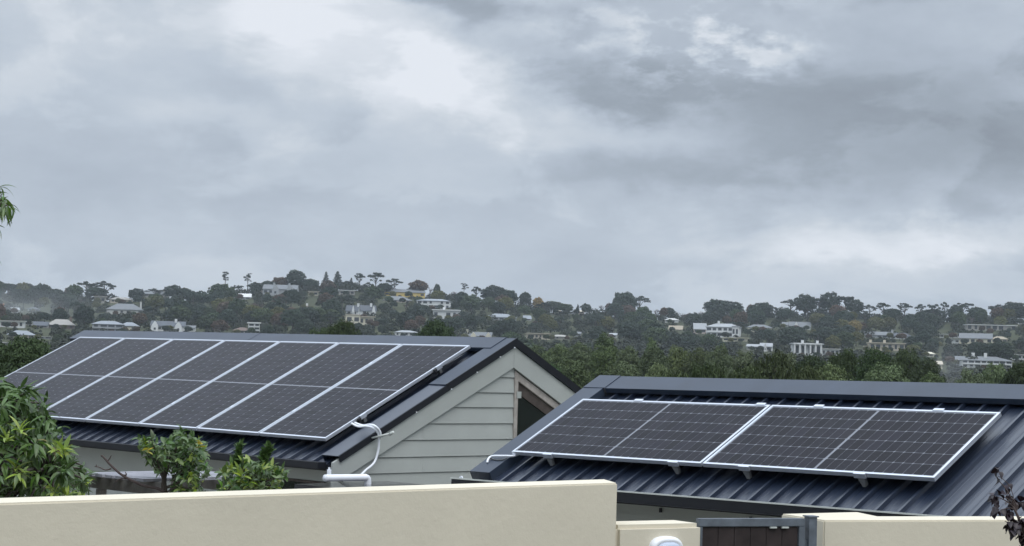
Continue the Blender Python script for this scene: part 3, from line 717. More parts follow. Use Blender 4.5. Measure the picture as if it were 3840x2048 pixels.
# ------------------------------------------------------------------ houses on the hillside
def far_house(x0, x1, yt, yb, label, wall='white', roof='slate', kind='hip', rf=.38, st=1, nw=4, gab=(), chim=(), cols=0, balc=0, yaw=None, depth=None, wing=None, winh=.42, group='houses on the hillside', cat='house'):
    xc = (x0+x1)/2; az, r = hill_from_px(xc, yb)
    w = (x1-x0)/FPX*r; H = (yb-yt)/FPX*r
    p = EYE+ray(xc, yb)/hypot(*ray(xc, yb)[:2])*r
    rnd = random.Random(int(x0*7+yt))
    yw = -az+(rnd.uniform(-.16, .16) if yaw is None else yaw)
    d = depth or min(max(w*.55, 5), 11)
    t = thing(roof_kind_name(kind), label, cat, loc(p, yw), group)
    W = WM[t.name]; A = np.array(W)
    def T(mb):
        vv = np.array(mb.v); mb.v = (vv@A[:3, :3].T+A[:3, 3]).tolist(); return mb
    def out(mb, name, m, parent=None): return T(mb).build(name, M['h_'+m] if isinstance(m, str) else m, parent or t)
    Hr = H*rf if kind in ('hip', 'gable') else H*.10
    Hw = H-Hr
    b = MB(); b.bx(-w/2, w/2, 0, d, -3.5, Hw)
    if kind == 'gable':
        b.prism([(-w/2, .001, Hw+.001), (-w/2, d-.001, Hw+.001), (-w/2, d/2, H-.02)], (.2, 0, 0)); b.prism([(w/2-.2, .001, Hw+.001), (w/2-.2, d-.001, Hw+.001), (w/2-.2, d/2, H-.02)], (.2, 0, 0))
    out(b, 'wall', wall)
    ov = .45
    if kind == 'hip':
        i = min(d/2, w*.32); b = MB()
        b.add([(-w/2-ov, -ov, Hw), (w/2+ov, -ov, Hw), (w/2+ov, d+ov, Hw), (-w/2-ov, d+ov, Hw), (-w/2+i, d/2, H), (w/2-i, d/2, H), (-w/2-ov, -ov, Hw-.18), (w/2+ov, -ov, Hw-.18), (w/2+ov, d+ov, Hw-.18), (-w/2-ov, d+ov, Hw-.18)],
              [(0, 1, 5, 4), (1, 2, 5), (2, 3, 4, 5), (3, 0, 4), (6, 7, 1, 0), (7, 8, 2, 1), (8, 9, 3, 2), (9, 6, 0, 3), (9, 8, 7, 6)])
        rf_ = out(b, 'roof', roof)
    elif kind == 'gable':
        b = MB(); th = .16
        b.prism([(-w/2-.25, -ov, Hw-ov*Hr/(d/2)), (-w/2-.25, d/2, H), (-w/2-.25, d+ov, Hw-ov*Hr/(d/2)), (-w/2-.25, d+ov, Hw-ov*Hr/(d/2)+th), (-w/2-.25, d/2, H+th), (-w/2-.25, -ov, Hw-ov*Hr/(d/2)+th)], (w+.5, 0, 0)); rf_ = out(b, 'roof', roof)
    else:
        b = MB(); b.bx(-w/2-ov, w/2+ov, -ov*1.6, d+ov, Hw, H); rf_ = out(b, 'roof', roof)
    for c in chim:
        b = MB(); cx = -w/2+w*c; b.bx(cx-.45, cx+.45, d*.35, d*.35+.9, Hw*.8, H+max(1.1, H*.16)); out(b, 'chimney', wall, rf_)
    for gf_ in gab:
        gx = -w/2+w*gf_; gw_ = min(w*.20, 4.2)/2
        gt = H*1.02; b = MB()
        b.prism([(gx-gw_, -1.1, -3), (gx+gw_, -1.1, -3), (gx+gw_, -1.1, Hw*.92), (gx+gw_*.55, -1.1, (Hw+gt)/2), (gx, -1.1, gt), (gx-gw_*.55, -1.1, (Hw+gt)/2), (gx-gw_, -1.1, Hw*.92)], (0, .35, 0))
        b.bx(gx-gw_*.93, gx+gw_*.93, -.75, -.001, -3, Hw*.9); ge = out(b, 'gable', wall)
        b = MB(); b.prism([(gx-gw_*.95, -.748, Hw*.905), (gx+gw_*.95, -.748, Hw*.905), (gx, -.748, gt*.97)], (0, d*.5, 0)); out(b, 'roof', roof)
        b = MB(); b.bx(gx-gw_*.3, gx+gw_*.3, -1.14, -1.101, Hw*.25, Hw*.62); out(b, 'pane', M['h_pane'], ge)
    fy = 0
    if wing:
        a0, a1, hh, pr = wing; b = MB(); b.bx(-w/2+w*a0, -w/2+w*a1, -pr, -.01, -3, H*hh); out(b, 'wing', wall)
        b = MB(); b.bx(-w/2+w*a0-.2, -w/2+w*a1+.2, -pr-.3, .2 if H*hh < Hw else -.02, H*hh+.001, H*hh+.28); out(b, 'wing_roof', roof)
        for k in range(2):
            wx = -w/2+w*(a0+(a1-a0)*(k+.5)/2); b = MB(); b.bx(wx-w*(a1-a0)*.16, wx+w*(a1-a0)*.16, -pr-.03, -pr+.05, H*hh*.35, H*hh*.78); out(b, 'window', M['h_pane'])
    sh = Hw/st
    skip = list(gab)
    for s_ in range(st):
        z0 = sh*s_+sh*(.5-winh/2)+sh*.05; z1 = z0+sh*winh
        if balc and s_ < st:
            b = MB(); b.bx(-w*.47, w*.47, -.9, -.01, sh*s_-.12, sh*s_+.08); bl = out(b, 'balcony', wall)
        for k in range(nw):
            fx = (k+.5)/nw
            if any(abs(fx-gf_) < .12 for gf_ in skip) or (nw > 3 and rnd.random() < .14): continue
            if wing and wing[0]-.04 < fx < wing[1]+.04: continue
            cx = -w/2+w*fx; hw_ = (min(w/nw*.34, 1.5) if not balc else w/nw*.40)*rnd.choice((.6, .8, 1, 1))
            b = MB(); b.bx(cx-hw_-.12, cx+hw_+.12, -.07, -.002, z0-.12, z1+.12); wf = out(b, 'window', wall)
            b = MB(); b.bx(cx-hw_, cx+hw_, -.10, -.071, z0, z1); out(b, 'pane', M['h_pane'], wf)
    for k in range(cols):
        cx = -w*.44+w*.88*k/(cols-1); b = MB(); b.tube([(cx, -1.2, 0), (cx, -1.2, Hw-.02)], .32, 8); out(b, 'column', wall)
    if cols:
        b = MB(); b.bx(-w*.48, w*.48, -1.6, -.72, Hw, Hw+.5); out(b, 'entablature', wall)
    return t
def roof_kind_name(k): return {'hip': 'hipped_house', 'gable': 'gabled_villa', 'flat': 'flat_roofed_house'}[k]
HOUSES = [
 (354, 395, 1111, 1137, 'small flat-topped stone house below the paired umbrella pines', dict(wall='stone', roof='stone', kind='flat', nw=2)),
 (414, 496, 1115, 1137, 'low beige house above the big hip-roofed one', dict(wall='beige', roof='stone', kind='hip', nw=4)),
 (402, 533, 1139, 1180, 'wide pale house under a large grey hipped roof', dict(wall='offwhite', roof='grey', kind='hip', rf=.55, nw=6, chim=(.93,))),
 (537, 634, 1092, 1114, 'dim grey house on the skyline among dark trees', dict(wall='stone', roof='grey', kind='gable', rf=.5, nw=4, chim=(.8,))),
 (894, 941, 1102, 1124, 'small house with bright white sloping roof near the skyline', dict(wall='pale', roof='white', kind='gable', rf=.5, nw=2)),
 (45, 72, 1155, 1174, 'tiny white gabled cottage in the mist', dict(wall='offwhite', roof='pale', kind='gable', nw=1)),
 (106, 148, 1153, 1167, 'small house with dark roof in the mist', dict(wall='white', roof='slate', kind='hip', rf=.5, nw=2)),
 (-20, 86, 1203, 1228, 'white modern flat-roofed house with a long glazed front', dict(wall='white', roof='offwhite', kind='flat', nw=5, winh=.55)),
 (96, 121, 1206, 1220, 'little white box house beside the white modern house', dict(wall='offwhite', roof='white', kind='flat', nw=2)),
 (126, 177, 1208, 1230, 'dark grey bungalow with a white ridge', dict(wall='stone', roof='slate', kind='gable', rf=.55, nw=2)),
 (182, 276, 1198, 1232, 'brown-walled house under a long mauve-grey roof', dict(wall='brown', roof='stone', kind='hip', rf=.6, nw=4, chim=(.85,))),
 (32, 125, 1240, 1266, 'house with shallow pale hipped roof above a dark crown', dict(wall='beige', roof='silver', kind='hip', rf=.6, nw=4)),
 (347, 458, 1204, 1247, 'two-storey house with blue-grey roof and glazed front', dict(wall='pale', roof='silver', kind='hip', rf=.28, st=2, nw=4, winh=.5, balc=1)),
 (452, 514, 1209, 1247, 'pale porched house beside the two-storey blue-grey one', dict(wall='cream', roof='silver', kind='hip', rf=.35, nw=2, winh=.5)),
 (566, 690, 1206, 1243, 'white villa with curved end gables and a grey roof', dict(wall='white', roof='slate', kind='gable', rf=.45, nw=6, gab=(.13, .82), chim=(.72,))),
 (688, 730, 1222, 1244, 'low white outbuilding beside the villa with curved gables', dict(wall='white', roof='grey', kind='gable', nw=2)),
 (876, 940, 1228, 1254, 'white brown-roofed house joined to a tall white block', dict(wall='white', roof='brown', kind='hip', rf=.45, nw=3)),
 (932, 973, 1209, 1252, 'tall white modern block with three stacked dark balconies', dict(wall='white', roof='white', kind='flat', st=3, nw=2, balc=1, winh=.55)),
 (985, 1112, 1068, 1107, 'long grey gabled mansion on the crest of the hill', dict(wall='pale', roof='grey', kind='gable', rf=.42, nw=6, gab=(.38, .8), chim=(.3, .75))),
 (958, 998, 1070, 1094, 'pinkish wing house beside the long grey mansion', dict(wall='pink', roof='grey', kind='gable', nw=2)),
 (1157, 1192, 1092, 1110, 'small beige house with a stepped flat roof', dict(wall='beige', roof='beige', kind='flat', nw=2)),
 (1273, 1330, 1088, 1107, 'low house with long white flat roof below the conifers', dict(wall='stone', roof='white', kind='flat', nw=3)),
 (1441, 1594, 1085, 1114, 'long yellow barn-like building with pale grey roof', dict(wall='yellow', roof='grey', kind='gable', rf=.38, nw=7, winh=.4)),
 (1440, 1542, 1110, 1134, 'low pale grey-roofed house under the long yellow building', dict(wall='pink', roof='grey', kind='hip', rf=.65, nw=4)),
 (1562, 1688, 1120, 1157, 'bright white two-storey house with rows of windows', dict(wall='white', roof='silver', kind='hip', rf=.22, st=2, nw=6, winh=.58)),
 (1622, 1716, 1161, 1198, 'flat white house with large dark openings', dict(wall='white', roof='white', kind='flat', nw=4, winh=.45, chim=(.4,))),
 (1297, 1342, 1146, 1184, 'white gabled house with dark roof, narrower of a pair', dict(wall='white', roof='slate', kind='gable', rf=.5, nw=2, gab=(.62,), chim=(.95,))),
 (1352, 1410, 1146, 1182, 'dark-roofed house with white chimney and white end gable', dict(wall='white', roof='slate', kind='gable', rf=.5, nw=2, gab=(.82,), chim=(.7,))),
 (1292, 1402, 1186, 1219, 'cream flat-roofed villa with a row of dark openings', dict(wall='cream', roof='beige', kind='flat', nw=6, winh=.5, wing=(.02, .52, 1.1, 1.0))),
 (1482, 1566, 1239, 1262, 'white house half hidden just above the ridge flashing', dict(wall='white', roof='pale', kind='hip', rf=.3, nw=5, winh=.5)),
 (1738, 1842, 1246, 1274, 'cream villa with two pointed white gables above the ridge', dict(wall='cream', roof='grey', kind='gable', rf=.5, nw=3, gab=(.36, .9), chim=(.1,))),
 (1826, 1936, 1176, 1203, 'grey low-pitched house with pale roof planes', dict(wall='pale', roof='silver', kind='hip', rf=.5, nw=5)),
 (1964, 1992, 1184, 1203, 'small white cottage next to the grey low-pitched house', dict(wall='offwhite', roof='silver', kind='gable', rf=.6, nw=1)),
 (1128, 1152, 1146, 1157, 'tiny white cottage with one tall chimney', dict(wall='white', roof='brown', kind='gable', nw=1, chim=(.9,))),
 (2076, 2104, 1160, 1172, 'small beige house under the spreading green tree', dict(wall='beige', roof='beige', kind='hip', rf=.5, nw=2)),
 (2158, 2190, 1163, 1177, 'pinkish cottage near the dip in the skyline', dict(wall='pink', roof='beige', kind='hip', rf=.4, nw=2)),
 (1976, 2062, 1250, 1272, 'long beige single-storey house with terracotta end', dict(wall='beige', roof='beige', kind='flat', nw=6)),
 (2064, 2133, 1255, 1273, 'dim stone bungalow next to the long beige house', dict(wall='stone', roof='stone', kind='hip', nw=4)),
 (2147, 2178, 1245, 1262, 'small grey-white house alone in the dark wood', dict(wall='pale', roof='grey', kind='gable', nw=2)),
 (2286, 2312, 1250, 1267, 'tiny white gabled house above the pointed bushy tree', dict(wall='offwhite', roof='pale', kind='gable', nw=1)),
 (2494, 2544, 1193, 1210, 'white house front below the dip of the skyline', dict(wall='white', roof='offwhite', kind='hip', nw=4)),
 (2508, 2558, 1222, 1240, 'house with pointed thatched roof beside the big white mansion', dict(wall='beige', roof='thatch', kind='gable', rf=.7, nw=2)),
 (2648, 2770, 1213, 1266, 'large white two-storey mansion with a side veranda', dict(wall='white', roof='pale', kind='hip', rf=.25, st=2, nw=6, balc=1, winh=.5, wing=(.80, 1.0, .78, 1.6), chim=(.35,))),
 (2602, 2648, 1213, 1252, 'pinkish sloping-roofed wing of the large white mansion', dict(wall='pink', roof='pale', kind='gable', rf=.5, nw=2)),
 (2710, 2800, 1266, 1281, 'cream terrace wall below the large white mansion', dict(wall='cream', roof='cream', kind='flat', nw=3, cat='terrace')),
 (2802, 2894, 1217, 1246, 'beige hip-roofed house next to the large white mansion', dict(wall='cream', roof='grey', kind='hip', rf=.4, nw=3)),
 (2800, 2846, 1292, 1312, 'small pale house low on the slope', dict(wall='offwhite', roof='pale', kind='gable', nw=2)),
 (2850, 2894, 1288, 1318, 'white cottage with one tall gable low on the slope', dict(wall='white', roof='pale', kind='gable', nw=2, gab=(.45,))),
 (2960, 3038, 1208, 1236, 'white house with a round-topped front gable', dict(wall='white', roof='grey', kind='gable', rf=.6, nw=3, gab=(.33,))),
 (2932, 2976, 1209, 1226, 'grey cottage adjoining the house with the round-topped gable', dict(wall='offwhite', roof='grey', kind='gable', rf=.6, nw=2)),
 (2972, 3082, 1288, 1335, 'white classical house with tall columns and two chimneys', dict(wall='white', roof='pale', kind='flat', nw=4, cols=6, winh=.62, chim=(.36, .86))),
 (3082, 3146, 1308, 1335, 'low white wing with arches joined to the classical house', dict(wall='white', roof='offwhite', kind='flat', nw=4, winh=.5)),
 (3245, 3348, 1245, 1268, 'long pale grey bungalow with a white front', dict(wall='pale', roof='grey', kind='gable', rf=.5, nw=5, chim=(.98,))),
 (3340, 3420, 1249, 1272, 'white dark-roofed bungalow joined to the long one', dict(wall='white', roof='slate', kind='hip', rf=.55, nw=4)),
 (3262, 3390, 1286, 1316, 'beige verandah house with a stepped roof', dict(wall='beige', roof='beige', kind='flat', nw=6, winh=.55, chim=(.05, .45))),
 (3240, 3268, 1298, 1312, 'small beige garage beside the verandah house', dict(wall='beige', roof='cream', kind='flat', nw=1)),
 (3629, 3808, 1219, 1240, 'long low modern house under one thin white slab', dict(wall='stone', roof='white', kind='flat', nw=8, winh=.7)),
 (3600, 3716, 1252, 1290, 'cream house with grey gable roof and glazed front', dict(wall='cream', roof='grey', kind='gable', rf=.45, nw=6, winh=.5)),
 (3525, 3592, 1253, 1268, 'long white garden building beside the cream glazed house', dict(wall='offwhite', roof='offwhite', kind='flat', nw=4)),
 (3552, 3600, 1272, 1288, 'low pale carport before the cream glazed house', dict(wall='white', roof='pale', kind='flat', nw=2)),
 (3720, 3776, 1262, 1288, 'buff house near the cream glazed one', dict(wall='beige', roof='thatch', kind='hip', nw=3)),
 (3612, 3790, 1338, 1380, 'big white two-storey house with a long balcony', dict(wall='white', roof='grey', kind='hip', rf=.36, st=2, nw=8, balc=1, winh=.5, chim=(.25, .5))),
 (3584, 3616, 1338, 1368, 'pale house end joined to the big balconied white house', dict(wall='pale', roof='grey', kind='gable', nw=1)),
 (3793, 3850, 1329, 1350, 'white flat-roofed house cut off by the picture edge', dict(wall='white', roof='offwhite', kind='flat', nw=3)),
 (3466, 3500, 1320, 1338, 'small cream house peeping over the near bushy crowns', dict(wall='cream', roof='cream', kind='hip', nw=2)),
 (3510, 3533, 1356, 1384, 'narrow cream gabled house in the gap beside the smoke', dict(wall='cream', roof='beige', kind='gable', nw=1)),
 (3818, 3850, 1195, 1216, 'pale house high on the hill at the picture edge', dict(wall='offwhite', roof='silver', kind='gable', nw=2)),
 (-15, 14, 1135, 1148, 'small house with an orange roof in the mist', dict(wall='rust', roof='rust', kind='hip', nw=1)),
 (140, 194, 1262, 1272, 'low white shed behind the dark pine crown', dict(wall='white', roof='offwhite', kind='flat', nw=2)),
 (-10, 40, 1284, 1300, 'white bungalow behind the dark pine crown', dict(wall='offwhite', roof='white', kind='flat', nw=3)),
]
HR = []
for x0, x1, yt, yb, lb, kw in HOUSES:
    far_house(x0, x1, yt, yb, lb, **kw)
    HR.append((x0, x1, yt, yb))
def hides_house(x, yt, yb, w, D):
    """would a tree here stand in front of a house seen in the photograph?"""
    for a, b, t, bt in HR:
        ov = min(b, x+w/2)-max(a, x-w/2)
        if ov > 0.10*min(w, b-a) and yt < bt-.40*(bt-t) and yb > bt: return True
    return False

# ------------------------------------------------------------------ tree kit
def leaf_quads(C, Nrm, L, Wd, rng, drop=0.0, jit=.42):
    """n leaf quads at centres C facing roughly along Nrm"""
    n = len(C)
    nn = Nrm+rng.normal(0, jit, (n, 3)); nn /= np.linalg.norm(nn, axis=1)[:, None]
    a = rng.normal(0, 1, (n, 3)); a[:, 2] -= drop; a -= nn*(a*nn).sum(1)[:, None]; a /= np.linalg.norm(a, axis=1)[:, None]
    b = np.cross(nn, a); l = (L*rng.uniform(.65, 1.25, n))[:, None]; w = (Wd*rng.uniform(.7, 1.2, n))[:, None]
    return np.stack([C-a*l, C-b*w*.9+a*l*.1, C+a*l, C+b*w*.9+a*l*.1], 1)
def clump_crown(clumps, per, L, Wd, rng, flat=.8, drop=0.0, fill=.55):
    out = []
    for c, r in clumps:
        n = max(6, int(per*r*r)); d = rng.normal(0, 1, (n, 3)); d /= np.linalg.norm(d, axis=1)[:, None]
        d[:, 2] = np.where(d[:, 2] < -.35, -d[:, 2]*.6, d[:, 2])
        rad = r*(rng.uniform(fill, 1.0, n))[:, None]
        out.append(leaf_quads(np.asarray(c)+d*rad*np.array([1, 1, flat]), d, L, Wd, rng, drop))
    return np.concatenate(out)
def ell_clumps(n, rx, rz, zc, rc, rng, zmin=-.4, jit=.12):
    cs = []
    for i in range(n):
        ph = i*2.399963; z = zmin+(1-zmin)*(i+.5)/n; q_ = sqrt(max(0, 1-z*z))
        k = 1+rng.uniform(-jit, jit)
        cs.append((np.array([rx*.78*q_*cos(ph)*k, rx*.78*q_*sin(ph)*k, zc+rz*.80*z*k]), rc*rng.uniform(.75, 1.25)))
    cs.append((np.array([0, 0, zc]), rc*1.5)); return cs
def trunk_mesh(name, H, r, limbs, material, bend=.0):
    b = MB(); b.tube(smooth_path([(0, 0, -1.5), (bend*.3, 0, H*.35), (bend, bend*.4, H)], 3), [r*1.15]*3+[r*.8]*2+[r*.6, r*.5], 6) if False else b.tube([(0, 0, -1.5), (bend*.3, 0, H*.4), (bend, bend*.4, H)], [r*1.2, r*.85, r*.45], 6)
    for (z0, p, rr) in limbs: b.tube([(bend*z0/H*.8, 0, z0), tuple((np.array(p)*.55+np.array([0, 0, z0])*.45)+np.array([0, 0, .2])), p], [rr, rr*.75, rr*.35], 5)
    return b.mesh(name, material, smooth=True)
CROWNQ = {}
def protos():
    R = np.random.default_rng(5); T = {}
    def reg(key, crown_q, fm, trunk):
        CROWNQ.setdefault(key, []).append(crown_q); T.setdefault(key, []).append((quads_mesh('crown', crown_q, M[fm]), trunk))
    for s in range(4):                                     # round evergreens, 10 m tall, about 9 m wide
        cl = ell_clumps(34, 4.7, 4.0, 6.0, 1.5, R, -.75, .16)
        tk = trunk_mesh('trunk', 6.0, .34, [(2.5, (1.6, .6, 6), .16), (3, (-1.5, -.8, 6.3), .15)], M['bark_far'])
        q_ = clump_crown(cl, 34, .42, .30, R)
        for key, fm in (('round', 'f_dark'), ('green', 'f_green'), ('olive', 'f_olive'), ('rust', 'f_rust'), ('yellow', 'f_yellow')):
            if key in ('yellow',) and s > 1: continue
            reg(key, q_, fm, tk)
    for s in range(4):                                     # umbrella pines
        cl = []; lb = []
        for k in range(13):
            a = k*2.4; rr = 3.9*sqrt((k+.4)/13); z = 8.5-rr*.30+R.uniform(-.9, .7)
            cl.append((np.array([rr*cos(a), rr*sin(a), z]), R.uniform(.8, 1.5)))
            if k % 2: lb.append((R.uniform(4.2, 5.6), (rr*.8*cos(a), rr*.8*sin(a), z-.4), .13))
        for k in range(3):
            a = R.uniform(0, 6.3); cl.append((np.array([2.4*cos(a), 2.4*sin(a), R.uniform(5.4, 6.6)]), .9)); lb.append((4.2, (2.2*cos(a), 2.2*sin(a), 5.6), .10))
        reg('umbrella', clump_crown(cl, 46, .34, .22, R, .55), 'f_pine', trunk_mesh('trunk', 7.6, .32, lb, M['bark_far'], R.uniform(-.5, .5)))
    for s in range(3):                                     # pointed conifers
        cl = []
        for k in range(26):
            z = 1.6+8.0*(k/26); rr = 2.6*(1-(k/26))**.9*R.uniform(.55, 1); a = k*2.4
            cl.append((np.array([rr*cos(a), rr*sin(a), z]), .55+.7*(1-k/26)))
        cl.append((np.array([0, 0, 9.7]), .35)); cl += [(np.array([0, 0, z]), 1.0*(1-z/11)) for z in (3, 5, 7, 8.6)]
        reg('conifer', clump_crown(cl, 60, .36, .18, R, .8, .3), 'f_pine', trunk_mesh('trunk', 9, .28, [], M['bark_far']))
    cl = [(np.array([.12*sin(k), .12*cos(k*2), 1+k*.62]), .95*sin(pi*(.12+.86*(k/14)))+.12) for k in range(15)]
    reg('cypress', clump_crown(cl, 120, .3, .16, R, 1.0), 'f_pine', trunk_mesh('trunk', 6, .22, [], M['bark_far']))
    for s in range(2):                                     # tall sparse pines with clear trunk
        cl = []; lb = []
        for k in range(14):
            a = k*2.4+s; z = R.uniform(6.2, 9.6); rr = R.uniform(.5, 2.1)*(1.2-(z-6)/6)
            cl.append((np.array([rr*cos(a), rr*sin(a), z]), R.uniform(.4, .8))); lb.append((z-.7, (rr*cos(a), rr*sin(a), z-.1), .06))
        for k in range(3):
            a = R.uniform(0, 6.3); z = R.uniform(3.4, 5); cl.append((np.array([1.5*cos(a), 1.5*sin(a), z]), .5)); lb.append((z-.5, (1.4*cos(a), 1.4*sin(a), z-.1), .06))
        reg('tallpine', clump_crown(cl, 70, .32, .18, R, .6), 'f_pine', trunk_mesh('trunk', 9, .2, lb, M['bark_far']))
    for s in range(3):                                     # leafless trees: all branches
        b = MB()
        def br(p, d, l, r_, dep):
            e = p+d*l; b.tube([p, e], [r_, r_*.65], 4, cap=False)
            if dep == 0: return
            for _ in range(3 if dep > 1 else 4):
                nd = d+R.normal(0, .48, 3); nd[2] = abs(nd[2])*.9+.12; nd /= np.linalg.norm(nd); br(p+d*l*R.uniform(.6, 1), nd, l*R.uniform(.6, .8), r_*.6, dep-1)
        br(np.array([0, 0, 1.5]), np.array([0, 0, 1.0]), 2.1, .2, 5)
        tb = MB(); tb.tube([(0, 0, -1.5), (0, 0, 1.6)], [.28, .2], 6)
        T.setdefault('bare', []).append((b.mesh('crown', M['twig']), tb.mesh('trunk', M['bark_far'])))
    return T
TREES = protos()
_garden = ['nearest the gable', 'second from the gable', 'third from the gable', 'tallest of the row', 'short one at the near side', 'tall far one', 'outermost of the row', 'smallest of the row']
def plant(key, name, p, rz, s, label, cat, group, idx=None, sxy=1.0):
    v = TREES[key]; cm, tm = v[(idx if idx is not None else random.randrange(len(v))) % len(v)]
    W = Matrix.Translation(Vector(p)) @ Matrix.Rotation(rz, 4, 'Z') @ Matrix.Diagonal((s*sxy, s*sxy, s, 1))
    t = thing(name, label, cat, W, group)
    link('trunk', tm, t, W); link('crown', cm, t, W); return t
NAMES = dict(round='evergreen_tree', green='leafy_tree', olive='olive_green_tree', rust='russet_tree', yellow='yellow_tree', umbrella='umbrella_pine', conifer='conifer', cypress='cypress', tallpine='tall_pine', bare='bare_tree')
WID = dict(round=10.2, green=10.2, olive=10.2, rust=10.2, yellow=10.2, umbrella=8.6, conifer=5.2, cypress=2.2, tallpine=4.4, bare=6.5)

